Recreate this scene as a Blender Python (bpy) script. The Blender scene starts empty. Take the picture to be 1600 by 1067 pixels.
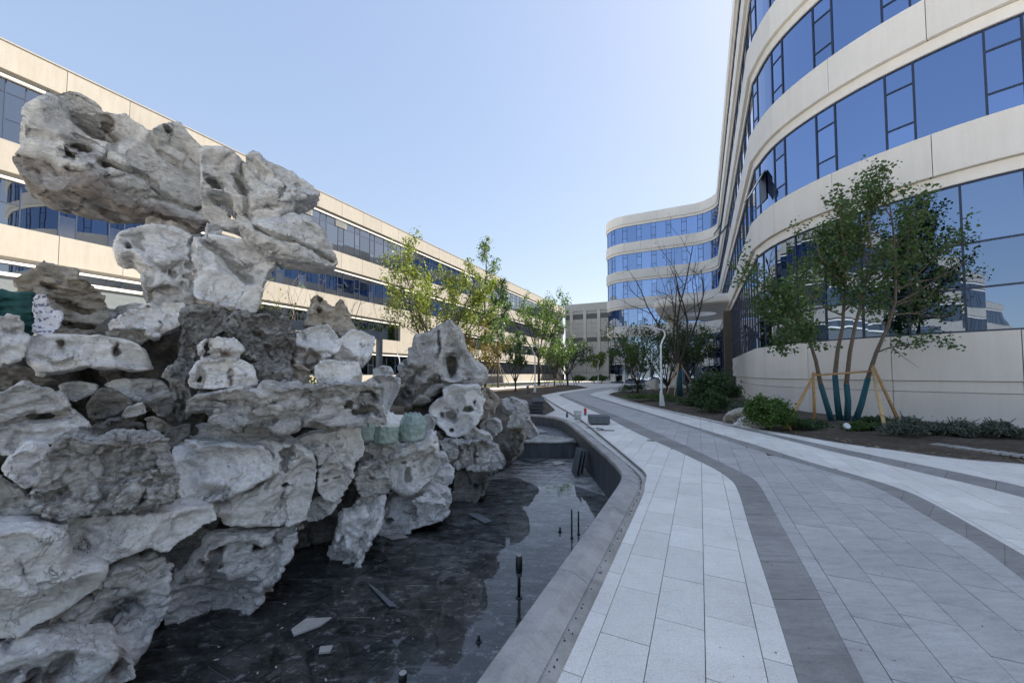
import bpy, bmesh, math, random
import numpy as np
from mathutils import Vector, Matrix
from mathutils.geometry import tessellate_polygon

# ------------------------------------------------------------------ camera, sky, sun, exposure
SC = bpy.context.scene
COL = SC.collection
F, CXP, CYP, EYE, PITCH = 601.0, 800.0, 558.0, 1.65, math.atan(25 / 601)
cam_data = bpy.data.cameras.new('camera')
cam_data.sensor_width = 36.0
cam_data.lens = 36.0 * F / 1600.0
cam_data.shift_y = (CYP - 533.5) / 1600.0
cam_data.clip_start = 0.05
cam_data.clip_end = 3000
cam = bpy.data.objects.new('camera', cam_data)
cam.location = (0, 0, EYE)
cam.rotation_euler = (math.radians(90) + PITCH, 0, 0)
COL.objects.link(cam)
SC.camera = cam

SUN_AZ, SUN_EL = 65.0, 45.5          # azimuth clockwise from the view direction (+Y)
world = bpy.data.worlds.new('World')
SC.world = world
world.use_nodes = True
wn, wl = world.node_tree.nodes, world.node_tree.links
wn.clear()
sky = wn.new('ShaderNodeTexSky')
sky.sky_type = 'NISHITA'
sky.sun_disc = False
sky.sun_elevation = math.radians(SUN_EL)
sky.sun_rotation = math.radians(SUN_AZ)
sky.air_density = 1.15
sky.dust_density = 0.9
sky.ozone_density = 1.6
bg = wn.new('ShaderNodeBackground')
bg.inputs['Strength'].default_value = 0.094
wo = wn.new('ShaderNodeOutputWorld')
sky_gamma = wn.new('ShaderNodeGamma')          # a hazy, evenly bright sky
sky_gamma.inputs['Gamma'].default_value = 0.40
sky_sat = wn.new('ShaderNodeHueSaturation')
sky_sat.inputs['Hue'].default_value = 0.512
sky_sat.inputs['Saturation'].default_value = 1.5
wl.new(sky.outputs[0], sky_gamma.inputs['Color'])
wl.new(sky_gamma.outputs[0], sky_sat.inputs['Color'])
wl.new(sky_sat.outputs[0], bg.inputs[0])
wl.new(bg.outputs[0], wo.inputs[0])

sun_data = bpy.data.lights.new('sun', 'SUN')
sun_data.energy = 2.7
sun_data.angle = math.radians(0.53)
sun_data.color = (1.0, 0.93, 0.82)
sun = bpy.data.objects.new('sun', sun_data)
_a, _e = math.radians(SUN_AZ), math.radians(SUN_EL)
SUN_DIR = Vector((math.sin(_a) * math.cos(_e), math.cos(_a) * math.cos(_e), math.sin(_e)))
sun.rotation_euler = SUN_DIR.to_track_quat('Z', 'Y').to_euler()
sun.location = SUN_DIR * 80
COL.objects.link(sun)

vs = SC.view_settings
vs.view_transform = 'Standard'
vs.look = 'None'
vs.exposure = 2.5
vs.gamma = 1.0
vs.use_curve_mapping = False
SC.cycles.use_denoising = True
SC.cycles.max_bounces = 8
SC.cycles.diffuse_bounces = 4
SC.cycles.glossy_bounces = 4
SC.cycles.transparent_max_bounces = 12

rng = random.Random(7)
U = Vector((0.438, 0.899, 0.0)).normalized()      # the direction everything in this courtyard is laid out along
N = Vector((U.y, -U.x, 0.0))                      # to the right of it


# ------------------------------------------------------------------ helpers
def ray(x, y):
    rx, ry = (x - CXP) / F, -(y - CYP) / F
    return Vector((rx, math.cos(PITCH) - ry * math.sin(PITCH), math.sin(PITCH) + ry * math.cos(PITCH)))


def G(x, y, z=0.0):
    d = ray(x, y)
    t = (z - EYE) / d.z
    return Vector((d.x * t, d.y * t, z))


def D(x, y, depth):
    d = ray(x, y)
    t = depth / d.y
    return Vector((d.x * t, depth, EYE + d.z * t))


def tag(o, label=None, cat=None, group=None, kind=None):
    if label: o['label'] = label
    if cat: o['category'] = cat
    if group: o['group'] = group
    if kind: o['kind'] = kind
    return o


def thing(name, label, cat, loc=(0, 0, 0), group=None, kind=None):
    o = bpy.data.objects.new(name, None)
    o.empty_display_size = 0.2
    o.location = loc
    COL.objects.link(o)
    return tag(o, label, cat, group, kind)


def origin_of(o):
    v = Vector((0, 0, 0))
    while o is not None:
        v += Vector(o.location)
        o = o.parent
    return v


def mesh_obj(name, verts, faces, mat, parent=None, smooth=False, loc=None):
    """verts in world coordinates; the object's origin goes to loc (or the parent's)"""
    po = origin_of(parent) if parent is not None else Vector((0, 0, 0))
    lo = Vector(loc) if loc is not None else po
    me = bpy.data.meshes.new(name)
    if isinstance(verts, np.ndarray):
        v = verts - np.array(lo[:])
        nv = len(v)
        fa = np.asarray(faces, dtype=np.int32)
        k = fa.shape[1]
        me.vertices.add(nv)
        me.vertices.foreach_set('co', v.astype(np.float32).ravel())
        me.loops.add(fa.size)
        me.loops.foreach_set('vertex_index', fa.ravel())
        me.polygons.add(len(fa))
        me.polygons.foreach_set('loop_start', np.arange(0, fa.size, k, dtype=np.int32))
        me.update(calc_edges=True)
    else:
        me.from_pydata([tuple(Vector(p) - lo) for p in verts], [], faces)
        me.update()
    if smooth:
        me.polygons.foreach_set('use_smooth', [True] * len(me.polygons))
    if mat is not None:
        me.materials.append(mat)
    o = bpy.data.objects.new(name, me)
    COL.objects.link(o)
    o.location = lo - po
    if parent is not None:
        o.parent = parent
    return o


class MB:
    def __init__(s):
        s.v, s.f = [], []

    def add(s, verts, faces):
        b = len(s.v)
        s.v += [Vector(p) for p in verts]
        s.f += [tuple(i + b for i in f) for f in faces]
        return s

    def box(s, c, sx, sy, sz, ax=None, ay=None, az=None):
        ax = ax or Vector((1, 0, 0)); ay = ay or Vector((0, 1, 0)); az = az or Vector((0, 0, 1))
        c = Vector(c)
        vs_ = [c + ax * (i * sx / 2) + ay * (j * sy / 2) + az * (k * sz / 2) for k in (-1, 1) for j in (-1, 1) for i in (-1, 1)]
        return s.add(vs_, [(0, 2, 3, 1), (4, 5, 7, 6), (0, 1, 5, 4), (2, 6, 7, 3), (0, 4, 6, 2), (1, 3, 7, 5)])

    def tube(s, pts, radii, sides=8, caps=True):
        pts = [Vector(p) for p in pts]
        n = len(pts)
        if not hasattr(radii, '__len__'): radii = [radii] * n
        vs_, fs = [], []
        ref = None
        for i, p in enumerate(pts):
            d = (pts[min(i + 1, n - 1)] - pts[max(i - 1, 0)])
            d = d.normalized() if d.length > 1e-9 else Vector((0, 0, 1))
            if ref is None:
                ref = Vector((1, 0, 0)) if abs(d.x) < 0.8 else Vector((0, 1, 0))
            a = ref - d * ref.dot(d)
            a.normalize()
            ref = a
            b = d.cross(a)
            for k in range(sides):
                t = 2 * math.pi * k / sides
                vs_.append(p + (a * math.cos(t) + b * math.sin(t)) * radii[i])
        for i in range(n - 1):
            for k in range(sides):
                k2 = (k + 1) % sides
                fs.append((i * sides + k, i * sides + k2, (i + 1) * sides + k2, (i + 1) * sides + k))
        if caps:
            fs.append(tuple(range(sides - 1, -1, -1)))
            fs.append(tuple((n - 1) * sides + k for k in range(sides)))
        return s.add(vs_, fs)

    def prism(s, poly, z0, z1):
        """vertical prism over a plan polygon (may be concave)"""
        n = len(poly)
        vs_ = [Vector((p[0], p[1], z0)) for p in poly] + [Vector((p[0], p[1], z1)) for p in poly]
        fs = [(i, (i + 1) % n, n + (i + 1) % n, n + i) for i in range(n)]
        tri = tessellate_polygon([[Vector((p[0], p[1], 0)) for p in poly]])
        for a, b, c in tri:
            fs.append((n + a, n + b, n + c)); fs.append((c, b, a))
        return s.add(vs_, fs)

    def obj(s, name, mat, parent=None, smooth=False, loc=None):
        o = mesh_obj(name, s.v, s.f, mat, parent, smooth, loc)
        bm = bmesh.new(); bm.from_mesh(o.data)
        bmesh.ops.recalc_face_normals(bm, faces=bm.faces)
        bm.to_mesh(o.data); bm.free()
        return o

    def bottom(s):
        n = len(s.v)
        return Vector((sum(p.x for p in s.v) / n, sum(p.y for p in s.v) / n, min(p.z for p in s.v)))


def solo(name, mb, mat, label, cat, group=None, smooth=False):
    return tag(mb.obj(name, mat, None, smooth, mb.bottom()), label, cat, group)


# ------------------------------------------------------------------ materials
class NT:
    def __init__(s, name):
        s.m = bpy.data.materials.new(name)
        s.m.use_nodes = True
        s.t = s.m.node_tree
        s.n, s.l = s.t.nodes, s.t.links
        s.p = s.n['Principled BSDF']
        s.out = s.n['Material Output']
        s.tc = None

    def new(s, kind, **kw):
        nd = s.n.new('ShaderNode' + kind)
        for k, v in kw.items():
            setattr(nd, k, v)
        return nd

    def link(s, a, b): s.l.new(a, b)

    def coord(s, which='Object'):
        if s.tc is None: s.tc = s.new('TexCoord')
        return s.tc.outputs[which]

    def geo(s):
        g = s.new('NewGeometry')
        return g.outputs['Position']

    def noise(s, vec, scale, detail=4, rough=0.55, dist=0.0):
        nd = s.new('TexNoise')
        nd.inputs['Scale'].default_value = scale
        nd.inputs['Detail'].default_value = detail
        nd.inputs['Roughness'].default_value = rough
        nd.inputs['Distortion'].default_value = dist
        s.link(vec, nd.inputs['Vector'])
        return nd.outputs['Fac']

    def voro(s, vec, scale, feature='F1', out='Distance'):
        nd = s.new('TexVoronoi')
        nd.feature = feature
        nd.inputs['Scale'].default_value = scale
        s.link(vec, nd.inputs['Vector'])
        return nd.outputs[out]

    def ramp(s, fac, stops):
        nd = s.new('ValToRGB')
        els = nd.color_ramp.elements
        while len(els) < len(stops): els.new(0.5)
        for e, (p, c) in zip(els, stops):
            e.position = p
            e.color = tuple(c)[:3] + (1,) if hasattr(c, '__len__') else (c, c, c, 1)
        s.link(fac, nd.inputs['Fac'])
        return nd.outputs['Color']

    def mix(s, fac, a, b, blend='MIX'):
        nd = s.new('MixRGB', blend_type=blend)
        for sock, v in ((nd.inputs['Fac'], fac), (nd.inputs['Color1'], a), (nd.inputs['Color2'], b)):
            if hasattr(v, 'is_linked'): s.link(v, sock)
            elif hasattr(v, '__len__'): sock.default_value = tuple(v[:3]) + (1,)
            elif sock.type == 'RGBA': sock.default_value = (v, v, v, 1)
            else: sock.default_value = v
        return nd.outputs['Color']

    def math(s, op, a, b=0.0, clamp=False):
        nd = s.new('Math', operation=op, use_clamp=clamp)
        for sock, v in ((nd.inputs[0], a), (nd.inputs[1], b)):
            if hasattr(v, 'is_linked'): s.link(v, sock)
            else: sock.default_value = v
        return nd.outputs[0]

    def mapping(s, vec, scale=(1, 1, 1), rot=(0, 0, 0)):
        nd = s.new('Mapping')
        nd.inputs['Scale'].default_value = scale
        nd.inputs['Rotation'].default_value = rot
        s.link(vec, nd.inputs['Vector'])
        return nd.outputs['Vector']

    def bump(s, h, strength=0.4, dist=0.02, prev=None):
        nd = s.new('Bump')
        nd.inputs['Strength'].default_value = strength
        nd.inputs['Distance'].default_value = dist
        s.link(h, nd.inputs['Height'])
        if prev is not None: s.link(prev, nd.inputs['Normal'])
        s.link(nd.outputs['Normal'], s.p.inputs['Normal'])
        return nd.outputs['Normal']

    def base(s, c):
        if hasattr(c, 'is_linked'): s.link(c, s.p.inputs['Base Color'])
        else: s.p.inputs['Base Color'].default_value = tuple(c[:3]) + (1,)

    def set(s, rough=0.6, metal=0.0, spec=0.5):
        s.p.inputs['Roughness'].default_value = rough
        s.p.inputs['Metallic'].default_value = metal
        s.p.inputs['Specular IOR Level'].default_value = spec
        return s

    def rand(s): return s.new('ObjectInfo').outputs['Random']


M = {}


def simple(name, c, rough=0.6, metal=0.0, spec=0.5, var=0.12, scale=6.0, bump=0.15):
    t = NT(name)
    n = t.noise(t.coord(), scale, 6)
    lo = [x * (1 - var) for x in c]; hi = [min(1, x * (1 + var)) for x in c]
    t.base(t.ramp(n, [(0.3, lo), (0.7, hi)]))
    if bump: t.bump(t.noise(t.coord(), scale * 9, 5), bump, 0.01)
    t.set(rough, metal, spec)
    M[name] = t.m
    return t.m


def stone_mat(name, lo, hi, speck=0.25, streak=False, rough=0.75, spec=0.3, bump=0.25, rnd=0.1, dirt=0.25):
    """granite paving: speckle, cloudy dirt, a different tone for each piece"""
    t = NT(name)
    g = t.geo()
    big = t.noise(g, 1.3, 5, 0.6)
    c = t.ramp(big, [(0.3, lo), (0.7, hi)])
    sp = t.noise(g, 140, 2, 0.7)
    c = t.mix(min(1, speck * 2.2), c, t.ramp(sp, [(0.36, 0.72), (0.46, 1.0), (0.66, 1.15)]), 'MULTIPLY')
    sp2 = t.noise(g, 46, 3, 0.75)
    c = t.mix(0.5, c, t.ramp(sp2, [(0.36, 0.85), (0.55, 1.06)]), 'MULTIPLY')
    sc_ = t.noise(t.mapping(g, (1, 9, 1), (0, 0, -0.75)), 2.2, 7, 0.75, 0.4)
    c = t.mix(0.45, c, t.ramp(sc_, [(0.55, 1.0), (0.66, 0.80), (0.72, 1.0)]), 'MULTIPLY')
    mid = t.noise(t.mapping(g, (1, 3.5, 1) if streak else (1, 1, 1), (0, 0, -0.45)), 4.5, 8, 0.68, 0.6)
    c = t.mix(dirt, c, t.ramp(mid, [(0.36, 0.25), (0.5, 0.55), (0.66, 0.78)]), 'SOFT_LIGHT')
    spots = t.voro(g, 5.0)
    c = t.mix(t.ramp(spots, [(0.02, 0.5), (0.05, 0.0)]), c, [x * 0.45 for x in lo])
    c = t.mix(0.8, c, t.ramp(t.rand(), [(0.0, 1 - rnd), (1.0, 1.0)]), 'MULTIPLY')
    t.base(c)
    t.bump(sp, bump, 0.004)
    t.set(rough, 0, spec)
    M[name] = t.m
    return t.m


stone_mat('white_granite', (0.77, 0.735, 0.675), (0.88, 0.845, 0.775), 0.3, rnd=0.16, dirt=0.4)
stone_mat('grey_granite', (0.43, 0.42, 0.405), (0.54, 0.525, 0.505), 0.2, True, rnd=0.14, dirt=0.4)
stone_mat('dark_granite', (0.265, 0.255, 0.24), (0.355, 0.34, 0.32), 0.22, True, rnd=0.2, dirt=0.4)
stone_mat('mortar_strip', (0.24, 0.23, 0.215), (0.48, 0.46, 0.43), 0.15, dirt=0.5)
stone_mat('coping_stone', (0.29, 0.28, 0.265), (0.46, 0.445, 0.42), 0.18, dirt=0.45)
stone_mat('bounce_paving', (0.64, 0.61, 0.56), (0.74, 0.71, 0.65), 0.15, dirt=0.3)  # made-up pale ground, chosen to throw sunlight back up
simple('joint_sand', (0.075, 0.08, 0.085), 0.95)
simple('black_metal', (0.018, 0.02, 0.022), 0.45, 0.3)
simple('white_paint', (0.72, 0.73, 0.73), 0.4, var=0.04, bump=0)
simple('grey_metal', (0.12, 0.14, 0.16), 0.5, 0.2)
simple('mullion', (0.028, 0.04, 0.075), 0.4, 0.2, bump=0)
simple('slab_grey', (0.11, 0.125, 0.135), 0.7)
simple('slab_dark', (0.05, 0.056, 0.06), 0.7)
simple('concrete', (0.47, 0.455, 0.42), 0.85, scale=2)
simple('timber', (0.42, 0.25, 0.10), 0.75, scale=14, var=0.3)
simple('timber_pale', (0.55, 0.38, 0.19), 0.75, scale=14, var=0.3)
simple('brown_stone', (0.11, 0.085, 0.06), 0.6)
simple('grey_cladding', (0.50, 0.49, 0.46), 0.8, scale=1.2, var=0.06)
simple('grey_cladding_pale', (0.58, 0.57, 0.53), 0.8, scale=1.2, var=0.06)
simple('louvre_dark', (0.12, 0.125, 0.13), 0.6)
simple('louvre_grey', (0.26, 0.26, 0.25), 0.6)
simple('red_plastic', (0.55, 0.02, 0.03), 0.4)
simple('pink_plastic', (0.5, 0.06, 0.14), 0.5)
simple('trunk_wrap', (0.008, 0.075, 0.10), 0.7, scale=30, var=0.35, bump=0.5)
simple('bark_grey', (0.13, 0.10, 0.075), 0.9, scale=22, var=0.4, bump=0.6)
simple('bark_dark', (0.05, 0.042, 0.036), 0.9, scale=22, var=0.4, bump=0.6)
simple('lens_sky_sheen', (0.6, 0.62, 0.6), 0.3, bump=0)  # lamp lens; also the painted sky sheen of the open sashes


def cladding(name, c, rough, var, tint):
    t = NT(name)
    g = t.geo()
    n = t.noise(g, 0.7, 6, 0.6)
    col = t.ramp(n, [(0.3, [x * (1 - var) for x in c]), (0.7, [min(1, x * (1 + var)) for x in c])])
    st = t.noise(t.mapping(g, (2.2, 2.2, 0.22)), 2.0, 6, 0.65)
    col = t.mix(0.26, col, t.ramp(st, [(0.35, tint), (0.6, (0.9, 0.9, 0.9))]), 'MULTIPLY')
    sp = t.noise(g, 26, 4, 0.75)
    col = t.mix(0.14, col, t.ramp(sp, [(0.35, 0.25), (0.65, 0.8)]), 'OVERLAY')
    col = t.mix(1.0, col, t.ramp(t.rand(), [(0.0, 0.92), (1.0, 1.0)]), 'MULTIPLY')
    t.base(col)
    t.bump(sp, 0.12, 0.01)
    t.set(rough, 0, 0.25)
    M[name] = t.m


cladding('cream_panel', (0.315, 0.292, 0.258), 0.85, 0.05, (0.6, 0.52, 0.42))
cladding('white_panel', (0.80, 0.765, 0.715), 0.55, 0.04, (0.75, 0.72, 0.66))
cladding('white_trim', (0.83, 0.79, 0.73), 0.5, 0.03, (0.75, 0.72, 0.66))
cladding('reveal', (0.3, 0.285, 0.26), 0.7, 0.04, (0.6, 0.6, 0.6))


def glass(name, c, rough=0.015, wave=0.03, scale=0.55):
    t = NT(name)
    g = t.geo()
    r = t.ramp(t.rand(), [(0.0, [x * 0.82 for x in c]), (1.0, [min(1, x * 1.08) for x in c])])
    t.base(r)
    t.set(rough, 1.0)
    # every pane sits a fraction of a degree out of true
    wn_ = t.new('TexWhiteNoise', noise_dimensions='1D'); t.link(t.math('MULTIPLY', t.rand(), 917.0), wn_.inputs['W'])
    v1 = t.new('VectorMath', operation='SUBTRACT'); t.link(wn_.outputs['Color'], v1.inputs[0]); v1.inputs[1].default_value = (0.5, 0.5, 0.5)
    v2 = t.new('VectorMath', operation='SCALE'); t.link(v1.outputs[0], v2.inputs[0]); v2.inputs['Scale'].default_value = 0.012
    gn = t.new('NewGeometry')
    v3 = t.new('VectorMath', operation='ADD'); t.link(gn.outputs['Normal'], v3.inputs[0]); t.link(v2.outputs[0], v3.inputs[1])
    v4 = t.new('VectorMath', operation='NORMALIZE'); t.link(v3.outputs[0], v4.inputs[0])
    t.bump(t.noise(t.mapping(g, (1, 1, 0.6)), scale, 2, 0.4), wave, 0.25, v4.outputs[0])
    M[name] = t.m


glass('glass_blue', (0.265, 0.365, 0.585), wave=0.012)
glass('glass_lower', (0.23, 0.30, 0.43), wave=0.022, scale=0.9)
glass('glass_pale', (0.42, 0.44, 0.47), rough=0.12)
glass('glass_left', (0.25, 0.268, 0.295), wave=0.014)


def leaf_mat(name, c1, c2, trans=0.35):
    t = NT(name)
    g = t.geo()
    n = t.noise(g, 2.3, 3)
    n2 = t.noise(g, 31.0, 1)
    col = t.mix(0.5, t.ramp(n, [(0.35, c1), (0.65, c2)]), t.ramp(n2, [(0.35, c1), (0.65, c2)]))
    t.base(col)
    t.set(0.5, 0, 0.35)
    tr = t.new('BsdfTranslucent')
    br = t.mix(1.0, col, (1.5, 1.6, 0.8), 'MULTIPLY')
    t.link(br, tr.inputs['Color'])
    mx = t.new('MixShader')
    mx.inputs[0].default_value = trans
    t.link(t.p.outputs[0], mx.inputs[1]); t.link(tr.outputs[0], mx.inputs[2])
    t.link(mx.outputs[0], t.out.inputs['Surface'])
    M[name] = t.m


leaf_mat('leaf_dark', (0.032, 0.066, 0.03), (0.07, 0.12, 0.045), 0.25)
leaf_mat('leaf_mid', (0.045, 0.085, 0.028), (0.105, 0.16, 0.05), 0.4)
leaf_mat('leaf_yellow', (0.085, 0.12, 0.03), (0.18, 0.20, 0.05), 0.4)
leaf_mat('leaf_near', (0.04, 0.08, 0.03), (0.095, 0.155, 0.055), 0.3)
leaf_mat('leaf_bright', (0.045, 0.10, 0.024), (0.105, 0.175, 0.04), 0.3)
leaf_mat('leaf_silver', (0.07, 0.095, 0.08), (0.15, 0.18, 0.155), 0.25)
leaf_mat('leaf_brown', (0.11, 0.09, 0.04), (0.17, 0.13, 0.06), 0.35)


def soil():
    t = NT('soil')
    g = t.geo()
    n = t.noise(g, 0.5, 8, 0.65)
    c = t.ramp(n, [(0.35, (0.075, 0.06, 0.046)), (0.52, (0.115, 0.094, 0.073)), (0.7, (0.17, 0.145, 0.115))])
    f = t.noise(g, 9, 8, 0.75)
    c = t.mix(0.55, c, t.ramp(f, [(0.35, 0.2), (0.65, 0.75)]), 'OVERLAY')
    t.base(c)
    t.bump(t.noise(g, 14, 8, 0.75), 0.8, 0.05)
    t.set(0.95, 0, 0.15)
    M['soil'] = t.m
    t = NT('grass_strip')
    g = t.geo()
    c = t.ramp(t.noise(g, 6, 8, 0.7), [(0.3, (0.07, 0.10, 0.025)), (0.7, (0.20, 0.22, 0.06))])
    t.base(c); t.bump(t.noise(g, 30, 6, 0.8), 0.8, 0.05); t.set(0.9, 0, 0.2)
    M['grass_strip'] = t.m


soil()


def pool_mats():
    # dark wet granite floor with mortar smears and dust
    t = NT('pool_tile')
    g = t.geo()
    big = t.noise(g, 0.55, 5, 0.6)
    c = t.ramp(big, [(0.35, (0.05, 0.051, 0.052)), (0.65, (0.125, 0.125, 0.122))])
    # the far end is dry and covered in pale cement dust
    sx = t.new('SeparateXYZ'); t.link(g, sx.inputs[0])
    far = t.math('ADD', t.math('MULTIPLY', t.math('SUBTRACT', sx.outputs[1], 3.7), 0.24), t.math('MULTIPLY', t.math('SUBTRACT', t.noise(g, 0.8, 6, 0.7), 0.5), 1.6))
    dust = t.noise(t.mapping(g, (1.0, 2.6, 1), (0, 0, -0.5)), 2.6, 9, 0.78, 0.25)
    m1 = t.ramp(dust, [(0.5, 0.0), (0.62, 1.0)])
    m2 = t.ramp(t.math('MULTIPLY', far, 1.0, True), [(0.2, 0.0), (0.75, 1.0)])
    c = t.mix(t.math('MULTIPLY', m1, t.math('ADD', t.math('MULTIPLY', m2, 0.7), 0.25)), c, (0.58, 0.575, 0.56))
    c = t.mix(t.math('MULTIPLY', m2, t.ramp(dust, [(0.38, 0.05), (0.6, 0.6)])), c, (0.42, 0.42, 0.41))
    fleck = t.noise(t.mapping(g, (1, 1.3, 1), (0, 0, -0.6)), 7.0, 10, 0.85, 0.1)
    c = t.mix(t.ramp(fleck, [(0.555, 0.0), (0.60, 0.85)]), c, (0.62, 0.61, 0.59))
    scr = t.noise(t.mapping(g, (0.5, 7, 1), (0, 0, -0.9)), 3.5, 5, 0.7, 0.5)
    c = t.mix(t.ramp(scr, [(0.62, 0.0), (0.66, 0.7)]), c, (0.60, 0.60, 0.58))
    mud = t.noise(g, 0.9, 5, 0.6)
    c = t.mix(t.ramp(mud, [(0.56, 0.0), (0.68, 0.7)]), c, (0.05, 0.042, 0.032))
    t.base(c)
    t.bump(fleck, 0.25, 0.01)
    t.p.inputs['Roughness'].default_value = 0.5
    rr = t.ramp(dust, [(0.4, 0.22), (0.65, 0.7)])
    t.link(rr, t.p.inputs['Roughness'])
    M['pool_tile'] = t.m
    t = NT('pool_wall')
    g = t.geo()
    st = t.noise(t.mapping(g, (5, 5, 0.5)), 2.2, 6, 0.7)
    c = t.ramp(st, [(0.3, (0.055, 0.062, 0.07)), (0.55, (0.085, 0.095, 0.105)), (0.75, (0.17, 0.185, 0.195))])
    t.base(c); t.set(0.55, 0, 0.4); t.bump(t.noise(g, 20, 4), 0.1, 0.01)
    M['pool_wall'] = t.m
    # a thin standing film of water
    t = NT('water_film')
    t.n.remove(t.p)
    g = t.geo()
    fr = t.new('Fresnel'); fr.inputs['IOR'].default_value = 1.6
    gl = t.new('BsdfGlossy'); gl.inputs['Roughness'].default_value = 0.012
    tr = t.new('BsdfTransparent'); tr.inputs['Color'].default_value = (0.86, 0.9, 0.91, 1)
    bp = t.new('Bump'); bp.inputs['Strength'].default_value = 0.03; bp.inputs['Distance'].default_value = 0.05
    t.link(t.noise(g, 4.0, 3), bp.inputs['Height'])
    t.link(bp.outputs[0], gl.inputs['Normal'])
    mx = t.new('MixShader')
    t.link(fr.outputs[0], mx.inputs[0]); t.link(tr.outputs[0], mx.inputs[1]); t.link(gl.outputs[0], mx.inputs[2])
    t.link(mx.outputs[0], t.out.inputs['Surface'])
    M['water_film'] = t.m


pool_mats()


def rock_mat(name, lo, hi, vein=0.5, dark=0.35, bump=0.5, streak=(1, 1, 2.4), grime=(0.05, 0.055, 0.06)):
    t = NT(name)
    o = t.coord('Object')
    v = t.mapping(o, streak, (0.5, 0.3, 0.2))
    n = t.noise(v, 1.7, 9, 0.62, 0.5)
    c = t.ramp(n, [(0.3, lo), (0.5, [(a + b) / 2 for a, b in zip(lo, hi)]), (0.68, hi)])
    fine = t.noise(v, 16, 9, 0.72)
    c = t.mix(0.6, c, t.ramp(fine, [(0.3, 0.22), (0.62, 0.8)]), 'OVERLAY')
    micro = t.noise(o, 52, 6, 0.8)
    c = t.mix(0.45, c, t.ramp(micro, [(0.34, 0.55), (0.5, 0.98), (0.68, 1.12)]), 'MULTIPLY')
    pits = t.ramp(t.noise(o, 24, 4, 0.7), [(0.64, 0.0), (0.70, 0.7)])
    pg = t.ramp(t.noise(o, 2.0, 3), [(0.48, 0.0), (0.6, 1.0)])
    c = t.mix(t.math('MULTIPLY', pits, pg), c, (0.06, 0.055, 0.05))
    # weathering crust and black lichen in patches
    patch = t.noise(o, 2.6, 8, 0.7, 0.9)
    c = t.mix(t.math('MULTIPLY', t.ramp(patch, [(0.52, 0.0), (0.66, 1.0)]), dark), c, grime)
    # pale calcite veins
    w = t.noise(t.mapping(o, (1, 1, 1), (0.7, 0.2, 0.9)), 3.2, 6, 0.6, 1.6)
    vv = t.math('ABSOLUTE', t.math('SUBTRACT', w, 0.5))
    c = t.mix(t.math('MULTIPLY', t.ramp(vv, [(0.0, 1.0), (0.014, 0.0)]), vein), c, (0.6, 0.6, 0.59))
    # rusty brown iron stain
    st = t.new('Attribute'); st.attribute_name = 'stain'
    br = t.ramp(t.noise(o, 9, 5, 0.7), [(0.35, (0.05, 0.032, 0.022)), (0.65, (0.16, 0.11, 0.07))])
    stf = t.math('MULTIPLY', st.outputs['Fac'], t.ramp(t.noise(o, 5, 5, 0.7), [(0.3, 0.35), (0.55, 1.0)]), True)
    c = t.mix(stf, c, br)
    warm = t.noise(o, 1.1, 4, 0.6)
    c = t.mix(t.ramp(warm, [(0.55, 0.0), (0.75, 0.25)]), c, (0.32, 0.27, 0.2))
    cr = t.noise(o, 3.0, 5, 0.6, 1.5)
    gate = t.ramp(t.noise(o, 1.6, 3), [(0.46, 0.0), (0.54, 1.0)])
    ca0 = t.ramp(t.math('ABSOLUTE', t.math('SUBTRACT', cr, 0.47)), [(0.0, 0.0), (0.010, 1.0)])
    c = t.mix(t.math('MULTIPLY', t.math('SUBTRACT', 1.0, ca0), t.math('MULTIPLY', gate, 0.75)), c, (0.05, 0.045, 0.04))
    t.base(c)
    b0 = t.bump(micro, min(1.0, bump * 1.2), 0.012)
    b1 = t.bump(fine, bump, 0.035, b0)
    mid = t.noise(v, 5.5, 8, 0.66, 0.4)
    b2 = t.new('Bump'); b2.inputs['Strength'].default_value = bump * 0.8; b2.inputs['Distance'].default_value = 0.06
    t.link(mid, b2.inputs['Height']); t.link(b1, b2.inputs['Normal'])
    ca = ca0
    b3 = t.new('Bump'); b3.inputs['Strength'].default_value = 0.5; b3.inputs['Distance'].default_value = 0.02
    t.link(ca, b3.inputs['Height']); t.link(b2.outputs[0], b3.inputs['Normal'])
    t.link(b3.outputs[0], t.p.inputs['Normal'])
    t.set(0.9, 0, 0.15)
    M[name] = t.m


rock_mat('rock_pale', (0.55, 0.54, 0.52), (0.80, 0.79, 0.765), 0.3, 0.2, 0.5)
rock_mat('rock_smooth', (0.53, 0.525, 0.515), (0.75, 0.745, 0.735), 0.35, 0.12, 0.35)
rock_mat('rock_grey', (0.41, 0.405, 0.39), (0.68, 0.67, 0.65), 0.4, 0.3, 0.55)
rock_mat('rock_crusty', (0.34, 0.33, 0.315), (0.78, 0.76, 0.72), 0.3, 0.85, 1.0)
rock_mat('rock_black', (0.10, 0.097, 0.092), (0.54, 0.53, 0.51), 0.5, 0.9, 1.0)
rock_mat('rock_brown', (0.28, 0.245, 0.20), (0.56, 0.51, 0.44), 0.2, 0.35, 0.7)
rock_mat('rock_damp_shade', (0.13, 0.122, 0.11), (0.30, 0.285, 0.26), 0.2, 0.5, 0.6)  # damp brown stone; on the recess stones it paints in their shade
rock_mat('rock_cave_shade', (0.075, 0.07, 0.062), (0.19, 0.18, 0.16), 0.1, 0.5, 0.6)  # core colour with the darkness of the caves painted in

# ------------------------------------------------------------------ ground, pool, paving
def px(pts, z=0.0):
    return [G(x, y, z) for x, y in pts]


def extend(pl, back=0.0, front=0.0):
    pl = list(pl)
    if back: pl.insert(0, pl[0] + (pl[0] - pl[1]).normalized() * back)
    if front: pl.append(pl[-1] + (pl[-1] - pl[-2]).normalized() * front)
    return pl


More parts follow.
